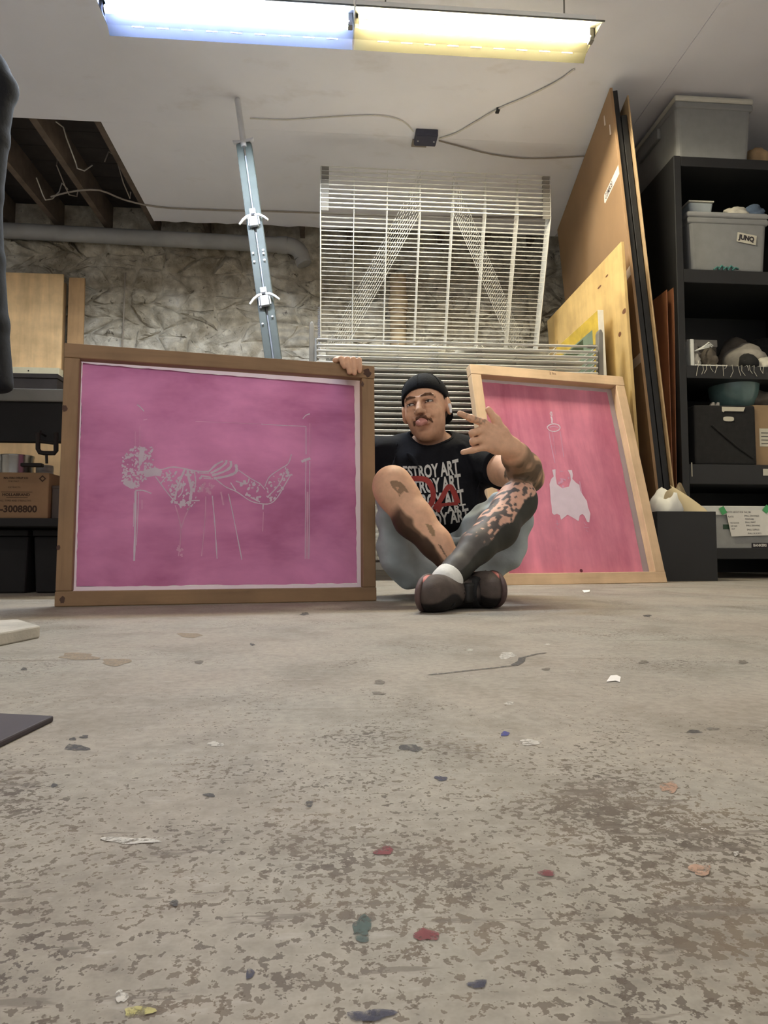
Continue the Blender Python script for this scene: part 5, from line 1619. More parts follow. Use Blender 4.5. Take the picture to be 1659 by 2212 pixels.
# ================================================================== dark jacket hanging at the left edge
jz = 2.05
plain('denim_navy', (11, 13, 19), 0.9, vary=0.3, scale=12, bumpy=0.3)
def jp(px, py, dz=0.0): return np.array(P(px, py, jz + dz))
lo = jp(-190, 870) - 0.16; hi = jp(60, 90) + 0.16
jl, jh = np.minimum(lo, hi), np.maximum(lo, hi)
J = Field(jl, jh, 0.007)
J.chain([jp(-70, 118), jp(-30, 150), jp(2, 190)], [0.05, 0.055, 0.05], k=0.04)
J.chain([jp(2, 190), jp(-8, 300), jp(-22, 420), jp(-22, 560), jp(-14, 700), jp(-4, 830)], [0.044, 0.036, 0.034, 0.040, 0.042, 0.042], k=0.02)
J.chain([jp(-90, 140, .02), jp(-110, 400, .02), jp(-110, 820, .02)], [0.09, 0.11, 0.12], k=0.05)
J.chain([jp(-60, 300, .02), jp(-70, 800, .02)], [0.08, 0.08], k=0.04)
J.half(jp(0, 848), (0, 0, -1), 0.02)
J.wobble(lambda X, Y, Z: 0.002 * np.sin(Z * 17 + 3 * np.sin(X * 12)) * np.sin(X * 30 + 2))
V, Q = J.mesh()
org = jp(-90, 100)
jk = empty('jacket', org, None, 'dark navy jacket hanging at the left picture edge', 'jacket')
quads_mesh('cloth', V, Q, 'denim_navy', jk, org)
MB().tube([(0, 0, 0.0), (0, 0, 0.03), (0.02, 0, 0.06), (0.0, 0, 0.09), (-0.02, 0, 0.075)], 0.003, 6).build('hanger_hook', 'zinc', jk)
MB().tube([(0, 0, 0.085), (0, 0, CEIL - org[2])], 0.003, 6).build('cord', 'cable_dim', jk)
# ================================================================== the man sitting on the floor
def attr_mat(name, rough=0.55, spec=0.4, sub=0.0, bumpy=0.0):
    m, nt, b = new_mat(name)
    a = N(nt, 'ShaderNodeAttribute'); a.attribute_name = 'paint'
    col = a.outputs['Color']
    f = noise(nt, coords(nt), 60, 4)
    col = mixc(nt, 1.0, col, ramp(nt, f, [(0.3, (0.9, 0.88, 0.87)), (0.7, (1.06, 1.05, 1.05))]).outputs[0], 'MULTIPLY')
    nt.links.new(col, b.inputs['Base Color'])
    b.inputs['Roughness'].default_value = rough
    b.inputs['Specular IOR Level'].default_value = spec
    if sub:
        b.inputs['Subsurface Weight'].default_value = sub
        b.inputs['Subsurface Radius'].default_value = (0.008, 0.003, 0.002)
        b.inputs['Subsurface Scale'].default_value = 1.0
    if bumpy: bump(nt, b, noise(nt, coords(nt), 240, 3), bumpy, 0.002)
    return m
attr_mat('skin', 0.58, 0.3)
attr_mat('shoe_fabric', 0.75, 0.3, bumpy=0.3)
plain('shirt_black', (20, 21, 26), 0.9, vary=0.25, scale=16, bumpy=0.25, spec=0.2)
plain('shorts_grey', (176, 186, 188), 0.9, vary=0.10, scale=14, bumpy=0.25, spec=0.2)
plain('cap_black', (17, 18, 22), 0.9, vary=0.2, scale=30, bumpy=0.3, spec=0.2)
plain('hair_dark', (46, 36, 28), 0.8, vary=0.3, scale=60)
plain('sock_white', (232, 230, 222), 0.9, vary=0.05, bumpy=0.3)
plain('shoe_black', (26, 24, 23), 0.6, vary=0.3, scale=20)
plain('shoe_grey', (66, 58, 54), 0.7, vary=0.2, scale=20)
plain('shoe_pink', (196, 110, 100), 0.6, vary=0.1)
plain('sole_dark', (88, 68, 64), 0.7, vary=0.2)
plain('lace_black', (16, 15, 15), 0.8)
plain('earbud_white', (240, 240, 238), 0.3, vary=0.02)
plain('tongue_pink', (204, 142, 130), 0.35, vary=0.08)
plain('print_white', (206, 206, 200), 0.85, vary=0.06)
plain('print_red', (150, 52, 46), 0.8, vary=0.15)
plain('eye_white', (206, 196, 186), 0.3, vary=0.02)
plain('iris_dark', (44, 34, 28), 0.3)
plain('moustache', (104, 74, 54), 0.85, vary=0.2, scale=80)

def jp_(px, py, Z): return np.array(P(px, py, Z))
vR, vF, vU = np.array(RIGHT), -np.array(FLAT), np.array((0.0, 0.0, 1.0))
def unit(v): return v / np.linalg.norm(v)

# joints -----------------------------------------------------------
H1, K1, A1 = jp_(915, 1205, 2.42), jp_(848, 1052, 2.02), jp_(1000, 1250, 1.93)      # his right leg (bare, seen on the left)
H2, K2, A2 = jp_(1000, 1205, 2.42), jp_(1118, 1082, 2.06), jp_(968, 1250, 1.80)     # his left leg (tattooed, crossing in front)
S1, E1 = jp_(826, 990, 2.43), jp_(740, 962, 2.56)
S2, E2, W2 = jp_(1046, 1000, 2.43), jp_(1136, 1030, 2.13), jp_(1106, 968, 1.98)
NB = jp_(932, 975, 2.45)
# head frame
O = jp_(919, 881, 2.36)
yaw, pit, rol = math.radians(17), math.radians(0), math.radians(9)
hb = unit(math.cos(yaw) * vF - math.sin(yaw) * vR + math.tan(pit) * vU)
hu = unit(math.cos(rol) * vU - math.sin(rol) * vR)
hu = unit(hu - hb * hu.dot(hb))
ha = unit(np.cross(hu, hb)); ha = ha if ha.dot(vR) > 0 else -ha
HR = np.array([ha, hb, hu])
def hd(a, b, c): return O + ha * a + hb * b + hu * c

RES = 0.0032
pts = np.array([H1, K1, A1, H2, K2, A2, S1, E1, S2, E2, W2, hd(0, 0, .2), jp_(985, 893, 1.9), jp_(720, 760, 2.2), np.array([A2[0], A2[1] - 0.02, 0.0])])
lo, hi = pts.min(0) - 0.15, pts.max(0) + 0.15
B = Field(lo, hi, RES)
# torso under the clothes, one continuous body
B.ell(jp_(945, 1030, 2.45), (0.15, 0.09, 0.16), k=0.03)
B.ell(jp_(958, 1150, 2.45), (0.14, 0.10, 0.12), k=0.05)
B.cap(S1, NB, 0.05, 0.06, k=0.04); B.cap(S2, NB, 0.05, 0.06, k=0.04)
# legs
B.chain([H1, K1], [0.075, 0.055], k=0.03)
m1 = K1 + (A1 - K1) * 0.34
calf1 = unit(np.cross(unit(A1 - K1), vF)); calf1 = calf1 if calf1.dot(vR) < 0 else -calf1
B.chain([K1, K1 + (A1 - K1) * .12, m1 + calf1 * 0.008, K1 + (A1 - K1) * .62, K1 + (A1 - K1) * .9, A1], [0.056, 0.055, 0.057, 0.045, 0.034, 0.034], k=0.02)
B.cap(K1 + vF * 0.012 + vU * 0.012, K1 + vF * 0.014 + vU * -0.02, 0.044, 0.042, k=0.03)
B.chain([H2, K2], [0.075, 0.055], k=0.03)
m2 = K2 + (A2 - K2) * 0.36
calf2 = unit(np.cross(unit(A2 - K2), vF)); calf2 = calf2 if calf2.dot(vR) > 0 else -calf2
B.chain([K2, K2 + (A2 - K2) * .12, m2 + calf2 * 0.010, K2 + (A2 - K2) * .62, K2 + (A2 - K2) * .9, A2], [0.055, 0.055, 0.059, 0.047, 0.036, 0.035], k=0.02)
B.cap(K2 + vF * 0.012 + vU * 0.014, K2 + vF * 0.012 - vU * 0.015, 0.043, 0.042, k=0.03)
# feet inside the shoes
B.cap(A1, jp_(1060, 1280, 1.90), 0.03, 0.025, k=0.02)
B.cap(A2, jp_(925, 1285, 1.76), 0.03, 0.025, k=0.02)
# his left arm, elbow on the knee
B.chain([S2, S2 + (E2 - S2) * .5, E2], [0.055, 0.053, 0.045], k=0.03)
fa = W2 - E2
B.chain([E2, E2 + fa * .3 + vR * 0.006, E2 + fa * .7, W2], [0.047, 0.050, 0.040, 0.031], k=0.025)
B.cap(E2 + vR * 0.02 - vU * 0.008, E2 + vR * 0.022, 0.030, 0.028, k=0.03)
# left hand: back of the hand to the viewer, index and little finger stretched
I0, M0, R0, L0 = jp_(1044, 913, 1.935), jp_(1038, 930, 1.925), jp_(1038, 950, 1.925), jp_(1046, 966, 1.935)
for q, r in ((I0, 0.0135), (M0, 0.0135), (R0, 0.013), (L0, 0.0115)):
    B.chain([W2 + (q - W2) * 0.05, W2 + (q - W2) * 0.55, q], [0.024, 0.019, r * .92], k=0.012)
B.chain([I0, jp_(1018, 904, 1.915), jp_(993, 893, 1.905)], [0.0118, 0.0102, 0.0082], k=0.006)
B.chain([L0, jp_(1022, 972, 1.92), jp_(1000, 977, 1.912)], [0.0105, 0.0092, 0.0078], k=0.006)
B.chain([M0, jp_(1020, 935, 1.905), jp_(1021, 940, 1.935), jp_(1036, 940, 1.95)], [0.0112, 0.0102, 0.0098, 0.009], k=0.003)
B.chain([R0, jp_(1021, 953, 1.907), jp_(1022, 957, 1.935), jp_(1036, 957, 1.95)], [0.0108, 0.0098, 0.0095, 0.009], k=0.003)
T0 = jp_(1086, 934, 1.955)
B.chain([W2 + (T0 - W2) * .2, T0, jp_(1071, 907, 1.96), jp_(1055, 885, 1.965)], [0.020, 0.0165, 0.0125, 0.0095], k=0.010)
# his right arm goes behind the magenta screen, hand over its top corner
SM = np.array(SL.M)
def sl_(px, y, z):        # screen-local: x from a pixel column, y depth, z height above the top edge
    x = SL.loc(px, 785, 0.0).x
    return SM[:3, :3] @ np.array((x, y, SL.H + z)) + SM[:3, 3]
hand0 = sl_(757, 0.050, 0.020)
wr = sl_(768, 0.115, -0.015)
B.chain([S1, S1 + (E1 - S1) * .5, E1], [0.055, 0.052, 0.044], k=0.03)
B.chain([E1, E1 + (wr - E1) * .35, wr], [0.045, 0.046, 0.029], k=0.02)
for q, r in ((737, 0.010), (749, 0.0105), (762, 0.0105), (774, 0.0095)):
    kn = sl_(q, 0.018, 0.018)
    B.chain([wr, (wr + kn) / 2 + vU * 0.012, kn], [0.024, 0.017, r], k=0.009)
for q, tip, dz, r in ((736, 742, -0.014, 0.0088), (749, 753, -0.031, 0.0092), (762, 764, -0.033, 0.0092), (774.5, 775, -0.025, 0.0085)):
    B.chain([sl_(q, 0.018, 0.018), sl_(q, -0.010, 0.012), sl_((q + tip) / 2, -0.0135, (dz) * .4), sl_(tip, -0.0115, dz)], [r * 1.1, r * 1.02, r * .97, r * .85], k=0.0022)
B.chain([sl_(748, 0.06, 0.02), sl_(734, 0.03, 0.018), sl_(725, 0.005, 0.010)], [0.018, 0.0125, 0.0095], k=0.008)
# neck and head
B.chain([NB, hd(0, -0.035, -0.075)], [0.056, 0.051], k=0.022)
B.ell(hd(0, -0.022, 0.030), (0.075, 0.097, 0.094), HR, k=0.02)
B.ell(hd(0, 0.022, -0.030), (0.066, 0.066, 0.080), HR, k=0.03)
B.ell(hd(0, 0.044, -0.080), (0.040, 0.040, 0.038), HR, k=0.028)
B.ell(hd(0, 0.064, -0.108), (0.022, 0.020, 0.015), HR, k=0.025)
B.ell(hd(0, 0.018, -0.098), (0.036, 0.045, 0.020), HR, k=0.022)
for s in (-1, 1):
    B.ell(hd(s * 0.038, 0.060, -0.032), (0.024, 0.023, 0.024), HR, k=0.018)
    B.ell(hd(s * 0.046, 0.010, -0.062), (0.012, 0.026, 0.028), HR, k=0.02)
    B.ell(hd(s * 0.033, 0.095, -0.002), (0.020, 0.017, 0.012), HR, 'c', k=0.009)
    B.ell(hd(s * 0.033, 0.0755, -0.002), (0.0160, 0.0130, 0.0115), HR, k=0.003)
    B.cap(hd(s * 0.046, 0.076, 0.017), hd(s * 0.012, 0.091, 0.0155), 0.0085, 0.0095, k=0.010)
    B.cap(hd(s * 0.045, 0.080, -0.014), hd(s * 0.022, 0.087, -0.0145), 0.006, 0.006, k=0.009)
B.chain([hd(0, 0.088, 0.012), hd(0, 0.104, -0.016), hd(0, 0.117, -0.034)], [0.0080, 0.0088, 0.0120], k=0.009)
for s in (-1, 1):
    B.ell(hd(s * 0.0130, 0.103, -0.037), (0.0088, 0.0115, 0.0080), HR, k=0.005)
    B.ell(hd(s * 0.0072, 0.113, -0.0475), (0.0045, 0.006, 0.0042), HR, 'c', k=0.003)
    B.cap(hd(s * 0.017, 0.094, -0.040), hd(s * 0.034, 0.078, -0.062), 0.004, 0.004, 'c', k=0.010)
B.cap(hd(-0.022, 0.091, -0.054), hd(0.022, 0.091, -0.054), 0.009, 0.009, k=0.012)
B.ell(hd(0.002, 0.100, -0.0655), (0.023, 0.018, 0.0078), HR, 'c', k=0.005)
B.cap(hd(-0.016, 0.088, -0.0785), hd(0.018, 0.088, -0.0785), 0.0075, 0.0075, k=0.008)
B.cap(hd(-0.016, 0.086, -0.0885), hd(0.018, 0.086, -0.0885), 0.006, 0.006, 'c', k=0.012)
for s in (-1, 1):
    B.ell(hd(s * 0.081, -0.010, -0.008), (0.011, 0.021, 0.033), HR, k=0.006)
    B.ell(hd(s * 0.093, -0.004, -0.004), (0.008, 0.012, 0.019), HR, 'c', k=0.006)
V, Q = B.mesh()

# ---- paint: skin tone, tattoos, face
def lin(*c): return np.array(srgb(*c)[:3])
C = np.tile(lin(224, 179, 147), (len(V), 1))
nz = lambda f, o=0: vnoise(V[:, 0] * f + 50 + o, V[:, 1] * f + 50, V[:, 2] * f + 50)
C *= (0.93 + 0.14 * nz(22))[:, None]
def blend(mask, col, a=1.0):
    m = np.clip(mask * a, 0, 1)[:, None]
    C[:] = C * (1 - m) + col * m
def seg(a, b):
    ab = b - a; t = ((V - a) @ ab) / ab.dot(ab)
    near = a + np.clip(t, 0, 1)[:, None] * ab
    rad = V - near; d = np.linalg.norm(rad, axis=1)
    return t, d, rad / np.maximum(d, 1e-6)[:, None]
# tattooed leg: solid dark flank, spotted front
t, d, rad = seg(K2, A2)
leg = (d < 0.085) & (t > -0.18) & (t < 1.05) & (d < seg(K1, A1)[1] + 0.004)
ax = unit(A2 - K2); flank = unit(np.cross(ax, vF)); flank = flank if flank.dot(vR) > 0 else -flank
s = rad @ flank
edge = 0.22 + 0.22 * (vnoise(t * 14 + 7, t * 0 + 3, t * 0 + 9) - .5) - 0.25 * np.clip(t - .5, 0, 1)
su, sv = V @ ax, V @ flank
spots = vnoise(su * 78 + 99, sv * 150 + 60, V[:, 1] * 30 + 40)
thr = np.clip(0.66 - 0.55 * np.clip(t, 0, 1), 0.12, 0.68)
soft = lambda x, w: np.clip(x / w + .5, 0, 1)
pinkish = lin(216, 170, 150)
blend(leg & (t < 0.9), pinkish, 0.7)
blend(leg * soft(spots - thr, 0.05), lin(92, 84, 80))
blend(leg * soft(t - 0.62 + 0.08 * (spots - .5), 0.06), lin(86, 82, 78))
blend(leg * soft(s - edge, 0.05) * (t > -0.06), lin(52, 52, 46))
# bare leg: shaded tattoo along the calf, a bird-like patch below the knee, marks on the right
t, d, rad = seg(K1, A1)
leg = (d < 0.085) & (t > -0.2) & (t < 1.0) & (d < seg(K2, A2)[1] - 0.004)
ax = unit(A1 - K1); flank = unit(np.cross(ax, vF)); flank = flank if flank.dot(vR) < 0 else -flank
s = rad @ flank
su, sv = V @ ax, V @ flank
n1 = vnoise(su * 42 + 80, sv * 42 + 70, V[:, 1] * 20 + 30)
blend(leg * soft(s - 0.34 + 0.25 * (n1 - .5), 0.12) * soft(t - 0.22, 0.08), lin(96, 72, 54), 0.92)
blend(leg * soft(s - 0.5 + 0.5 * (n1 - .5), 0.1) * soft(t - 0.25, 0.08), lin(62, 46, 36), 0.8)
def patch(pixpoly, col, a=1.0, where=None, both=False):
    poly = pixpoly
    v = V - np.array(CAM); k = FOC / (v @ np.array(FWD))
    px = IMG_W / 2 + (v @ np.array(RIGHT)) * k; py = IMG_H / 2 - (v @ np.array(UP)) * k
    ins = np.zeros(len(V), bool)
    for i in range(len(poly)):
        x1, y1 = poly[i]; x2, y2 = poly[i - 1]
        if y1 == y2: continue
        cond = (y1 > py) != (y2 > py)
        ins ^= cond & (px < (x2 - x1) * (py - y1) / (y2 - y1) + x1)
    if where is not None: ins &= where
    blend(ins.astype(float), col, a)
front = leg & (rad @ vF > 0.0)
patch([(842, 1040), (852, 1037), (866, 1042), (876, 1052), (883, 1064), (872, 1062), (866, 1068), (864, 1074), (858, 1064), (850, 1056), (846, 1050)], lin(126, 100, 74), 0.85, front)
patch([(853, 1052), (862, 1051), (860, 1060)], lin(206, 160, 128), 1, front)
patch([(858, 1064), (864, 1066), (862, 1072)], lin(206, 160, 128), 1, front)
patch([(919, 1132), (932, 1134), (940, 1148), (938, 1160), (932, 1156), (926, 1146)], lin(132, 108, 74), 0.8, front)
patch([(945, 1174), (952, 1178), (966, 1202), (966, 1206), (956, 1192)], lin(96, 76, 58), 0.8, front)
# arm sleeve
t, d, rad = seg(E2, W2)
arm = (d < 0.075) & (t > -0.5) & (t < 0.92) & (V[:, 2] > K2[2] + 0.0) & ((V - E2) @ vF > -0.06)
na = vnoise(V[:, 0] * 34 + 20, V[:, 1] * 34 + 60, V[:, 2] * 34 + 30)
blend(arm * soft(na - 0.34 + 0.25 * (t - .5), 0.15) * soft(0.86 - t, 0.12), lin(104, 88, 66), 0.78)
blend(arm * soft(na - 0.62, 0.08) * soft(0.8 - t, 0.12), lin(72, 62, 48), 0.7)
t, d, rad = seg(I0, jp_(993, 893, 1.905))
blend((d < 0.016) * soft(vnoise(V[:, 0] * 160, V[:, 1] * 160, V[:, 2] * 160 + 50) - .55, .2) * (t > 0) * (t < .8), lin(130, 116, 100), 0.6)
# face
L = (V - O) @ HR.T
a_, b_, c_ = L[:, 0], L[:, 1], L[:, 2]
face = (b_ > 0.03) & (np.abs(c_) < 0.13) & (np.abs(a_) < 0.09) & (np.linalg.norm(V - O, axis=1) < 0.16)
br = lambda x0, x1, c0, slope, w: soft(w - np.abs(c_ - (c0 + slope * (np.abs(a_) - 0.03) - 9 * (np.abs(a_) - 0.032)**2)), 0.003) * soft(np.abs(a_) - x0, 0.004) * soft(x1 - np.abs(a_), 0.004)
blend(face * br(0.011, 0.052, 0.0205, -0.05, 0.0045), lin(92, 66, 48), 0.85)
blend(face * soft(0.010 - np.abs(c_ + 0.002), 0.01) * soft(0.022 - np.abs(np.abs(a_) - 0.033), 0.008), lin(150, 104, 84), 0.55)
blend(face * soft(0.0032 - np.abs(c_ + 0.0015 + 6 * (np.abs(a_) - 0.033)**2), 0.0022) * soft(0.0145 - np.abs(np.abs(a_) - 0.033), 0.004) * (b_ > 0.07), lin(46, 32, 26), 0.95)
blend(face * soft(0.05 - np.hypot(a_ * 1.1, (c_ + 0.082)), 0.03), lin(160, 118, 94), 0.4)
blend(face * soft(0.0045 - np.abs(c_ + 0.0785), 0.004) * soft(0.020 - np.abs(a_), 0.006) * (b_ > 0.085), lin(176, 108, 96), 0.8)
inner = np.hypot(a_ / 0.021, (c_ + 0.0655) / 0.0075) < 1
blend((face & inner & (b_ < 0.095)).astype(float), lin(70, 34, 32), 0.9)
blend(face * soft(0.0095 - np.hypot(np.abs(a_) - 0.005, c_ + 0.048), 0.004) * (b_ > 0.09) * (c_ < -0.043), lin(110, 70, 56), 0.7)
stub = (np.linalg.norm(V - O, axis=1) < 0.17) & (c_ < -0.06) & (b_ > -0.03)
blend(stub * soft(-0.065 - c_, 0.03), lin(164, 122, 98), 0.35)
org = np.array((jp_(955, 1200, 2.42)[0], jp_(955, 1200, 2.42)[1], 0.0))
person = quads_mesh('person', V, Q, 'skin', None, org, C)
person.location = org
tag(person, 'person in black T-shirt, grey shorts and black cap sitting cross-legged, holding the magenta screen', 'person')
def child(name, F, mat, colors=None):
    V, Q = F.mesh()
    o = quads_mesh(name, V, Q, mat, person, org, colors)
    return o, V, Q
def bounds(*ps, pad=0.12):
    a = np.array(ps); return a.min(0) - pad, a.max(0) + pad

# ---- T-shirt
lo, hi = bounds(jp_(780, 930, 2.6), jp_(1130, 1150, 2.2), jp_(780, 930, 2.2), jp_(1130, 1150, 2.6), pad=0.06)
T = Field(lo, hi, 0.0042)
T.ell(jp_(938, 1022, 2.425), (0.180, 0.118, 0.150), k=0.03)
T.ell(jp_(958, 1100, 2.40), (0.165, 0.125, 0.125), k=0.06)
T.chain([jp_(824, 990, 2.44), jp_(930, 975, 2.46), jp_(1046, 998, 2.44)], [0.070, 0.074, 0.070], k=0.05)
T.cap(S1, S1 + (E1 - S1) * 0.55, 0.070, 0.068, k=0.04)
sl_end = S2 + (E2 - S2) * 0.50
T.cap(S2, sl_end, 0.072, 0.074, k=0.04)
T.half(sl_end - (E2 - S2) * 0.02, E2 - S2, 0.004)
# neck opening
neck = unit(hd(0, -0.03, -0.08) - NB)
T.cap(NB - neck * 0.005, NB + neck * 0.16, 0.072, 0.085, 'c', k=0.012)
for q0, q1, r in ((jp_(858, 960, 2.33), jp_(848, 1020, 2.30), 0.007), (jp_(1000, 965, 2.36), jp_(1040, 1030, 2.31), 0.008), (jp_(1040, 1000, 2.33), jp_(1030, 1090, 2.30), 0.007), (jp_(880, 980, 2.31), jp_(905, 1010, 2.29), 0.005)):
    T.cap(q0, q1, r, r * .5, 'u', k=0.02)
T.wobble(lambda X, Y, Z: 0.0045 * np.sin(X * 38 + Z * 22 + 2 * np.sin(Z * 30)) * np.sin(Z * 34 + X * 14))
shirt, TV, TQ = child('t_shirt', T, 'shirt_black')
lo, hi = bounds(NB, NB + neck * 0.03, pad=0.10)
# collar band
co = MB()
ring = []
e1 = unit(np.cross(neck, vR)); e2 = np.cross(neck, e1)
tree = BVHTree.FromPolygons([Vector(v) for v in TV], [tuple(int(i) for i in q) for q in TQ])
for i in range(32):
    a = 2 * PI * i / 32
    p = NB + neck * 0.10 + (e1 * math.cos(a) + e2 * math.sin(a)) * 0.081
    hit = tree.ray_cast(Vector(p), Vector(-neck))
    if hit[0] is not None: ring.append(hit[0] - Vector(org))
if len(ring) > 10:
    co.tube(ring, 0.0055, 6, closed=True).build('collar', 'shirt_black', shirt, smooth=True)
# ---- print on the shirt: the words repeated, then red brush strokes over them
cen = np.array(P(935, 1070, 2.2))
def onto_shirt(px, py, lift):
    d = ray(px, py).normalized()
    hit = tree.ray_cast(CAM, d)
    if hit[0] is None: return None
    return hit[0] + hit[1] * lift * (1 if hit[1].dot(d) < 0 else -1)
def print_mesh(vs, fs, warp, lift, mat, name):
    """flat design -> cloth; designs are laid out over the chest and draped on the shirt"""
    pts = [onto_shirt(*warp(x, y), lift) for x, y in vs]
    ok = [f for f in fs if all(pts[i] is not None for i in f)]
    if not ok: return
    me = bpy.data.meshes.new(name)
    me.from_pydata([tuple((p or Vector((0, 0, 0))) - Vector(org)) for p in pts], [], ok)
    bm = bmesh.new(); bm.from_mesh(me)
    bmesh.ops.delete(bm, geom=[v for v in bm.verts if not v.link_faces], context='VERTS')
    bm.to_mesh(me); bm.free()
    link_mesh(name, me, mat, shirt)
def densify(vs, fs, n=1):
    bm = bmesh.new()
    bv = [bm.verts.new((x, y, 0)) for x, y in vs]
    for f in fs:
        try: bm.faces.new([bv[i] for i in f])
        except ValueError: pass
    bmesh.ops.triangulate(bm, faces=bm.faces)
    for _ in range(n):
        bmesh.ops.subdivide_edges(bm, edges=[e for e in bm.edges if e.calc_length() > 0.12], cuts=1)
        bmesh.ops.triangulate(bm, faces=bm.faces)
    bm.verts.index_update()
    r = [(v.co.x, v.co.y) for v in bm.verts], [tuple(v.index for v in f.verts) for f in bm.faces]
    bm.free()
    return r
tv, tf = text_mesh('DESTROY ART', 1.0, 0.035, 0.62, 1.02)
tx1 = max(v[0] for v in tv); ty1 = max(v[1] for v in tv)
tv, tf = densify(tv, tf, 2)
# rows: left-bottom, right-bottom, left height, right height
for (lx, ly), (rx, ry), hl, hr, cut in (((857, 1029), (992, 1023), 22, 32, 1), ((858, 1062), (997, 1055), 26, 32, 1), ((860, 1094), (1003, 1087), 26, 31, 1), ((866, 1109), (1008, 1103), 15, 15, 1), ((876, 1132), (1014, 1123), 22, 26, 1)):
    def warp(x, y, lx=lx, ly=ly, rx=rx, ry=ry, hl=hl, hr=hr):
        u = x / tx1; v = y / ty1
        sag = 5 * math.sin(PI * u)
        h = hl + (hr - hl) * u
        return lx + (rx - lx) * u + v * -3, ly + (ry - ly) * u + sag - v * h
    print_mesh(tv, tf, warp, 0.0022, 'print_white', 'shirt_lettering')
def stroke(pts, w, lift=0.0036):
    q = smooth_line(pts, 5); n = len(q)
    vs, fs = [], []
    for i, p in enumerate(q):
        a, b = q[max(i-1, 0)], q[min(i+1, n-1)]
        dx, dy = b[0]-a[0], b[1]-a[1]; l = math.hypot(dx, dy) or 1
        ww = (w if not isinstance(w, (list, tuple)) else w[0] + (w[1]-w[0]) * i / (n-1)) / 2
        for k in (-1, -0.33, 0.33, 1):
            vs.append((p[0] - dy / l * ww * k, p[1] + dx / l * ww * k))
    for i in range(n - 1):
        for k in range(3):
            fs.append((i*4+k, i*4+k+1, i*4+k+5, i*4+k+4))
    print_mesh(vs, fs, lambda x, y: (x, y), lift, 'print_red', 'red_brush_stroke')
stroke([(872, 1036), (900, 1034), (922, 1038), (934, 1056), (936, 1076), (928, 1092), (912, 1094)], (11, 11))
stroke([(882, 1038), (896, 1060), (904, 1082), (910, 1096)], (10, 9), 0.0039)
stroke([(938, 1100), (952, 1080), (969, 1052), (980, 1066), (988, 1088)], (9, 12), 0.0042)
stroke([(938, 1092), (960, 1090), (988, 1088)], 7, 0.0045)
stroke([(952, 1092), (946, 1106)], 8, 0.0045)

# ---- shorts
lo, hi = bounds(H1, K1, H2, K2, jp_(955, 1290, 2.3), jp_(960, 1130, 2.6), pad=0.14)
lo[2] = -0.01
G = Field(lo, hi, 0.0045)
G.ell(jp_(957, 1200, 2.43), (0.165, 0.13, 0.10), k=0.05)
G.chain([H1, H1 + (K1 - H1) * .5, H1 + (K1 - H1) * .84], [0.088, 0.082, 0.068], k=0.04)
G.chain([H2, H2 + (K2 - H2) * .5, H2 + (K2 - H2) * .84], [0.088, 0.082, 0.068], k=0.04)
# loose cloth hanging from the thighs to the floor
G.chain([jp_(842, 1135, 2.10), jp_(852, 1195, 2.13), jp_(884, 1250, 2.16)], [0.040, 0.045, 0.036], k=0.05)
G.cap(jp_(880, 1220, 2.2), jp_(1000, 1240, 2.22), 0.05, 0.05, k=0.06)
G.chain([jp_(1122, 1130, 2.12), jp_(1100, 1185, 2.15), jp_(1060, 1235, 2.18)], [0.036, 0.044, 0.042], k=0.05)
G.cap(K1 + (K1 - H1) * -0.02 , K1 + (A1 - K1) * 0.05, 0.050, 0.050, 'c', k=0.01)
for q0, q1, r in ((jp_(905, 1150, 2.24), jp_(985, 1165, 2.24), 0.008), (jp_(935, 1185, 2.25), jp_(1040, 1150, 2.2), 0.008), (jp_(830, 1150, 2.08), jp_(870, 1230, 2.12), 0.007), (jp_(1140, 1120, 2.10), jp_(1080, 1210, 2.12), 0.007)):
    G.cap(q0, q1, r, r * .4, 'u', k=0.018)
G.half((0, 0, 0.003), (0, 0, -1), 0.01)
G.wobble(lambda X, Y, Z: 0.0035 * np.sin(X * 52 + Z * 64 + 1.5 * np.sin(Z * 20)) * np.sin(Z * 30 - X * 40 + Y * 15) + 0.0025 * np.sin(X * 30 + Z * 95 + Y * 34))
child('shorts', G, 'shorts_grey')

# ---- cap, worn backwards
lo, hi = bounds(hd(0, 0, 0), hd(0, -0.12, 0.1), hd(0, 0.1, 0.12), pad=0.12)
K = Field(lo, hi, 0.003)
K.ell(hd(0, -0.022, 0.036), (0.0845, 0.107, 0.092), HR, k=0.01)
K.ell(hd(0, -0.022, 0.026), (0.077, 0.099, 0.087), HR, 'c', k=0.003)
n_cut = unit(-hu + hb * 0.42)
K.half(hd(0, 0.075, 0.052), n_cut, 0.004)
cap_o, _, _ = child('cap', K, 'cap_black')
bl = Field(lo - 0.05, hi + 0.05, 0.0035)
bl.ell(hd(0, -0.125, -0.012), (0.075, 0.062, 0.007), np.array([ha, unit(hb + hu * 0.5), unit(hu - hb * 0.5)]), k=0.01)
V2, Q2 = bl.mesh(); quads_mesh('cap_bill', V2, Q2, 'cap_black', cap_o, org)
MB().tube([Vector(hd(0, -0.022, 0.1265)) - Vector(org), Vector(hd(0, -0.022, 0.131)) - Vector(org)], [0.008, 0.005], 10).build('cap_button', 'cap_black', cap_o, smooth=True)
for k in range(6):
    a = PI / 6 + k * PI / 3
    ptsk = []
    for i in range(9):
        f = i / 8 * 1.25
        v = (math.sin(f) * 0.0855 * math.cos(a), -0.022 + math.sin(f) * 0.108 * math.sin(a), 0.036 + math.cos(f) * 0.0925)
        w_ = hd(*v)
        if (w_ - hd(0, 0.075, 0.052)).dot(n_cut) < -0.003: ptsk.append(Vector(w_) - Vector(org))
    if len(ptsk) > 2: MB().tube(ptsk, 0.0016, 5).build('cap_seam', 'cap_black', cap_o, smooth=True)
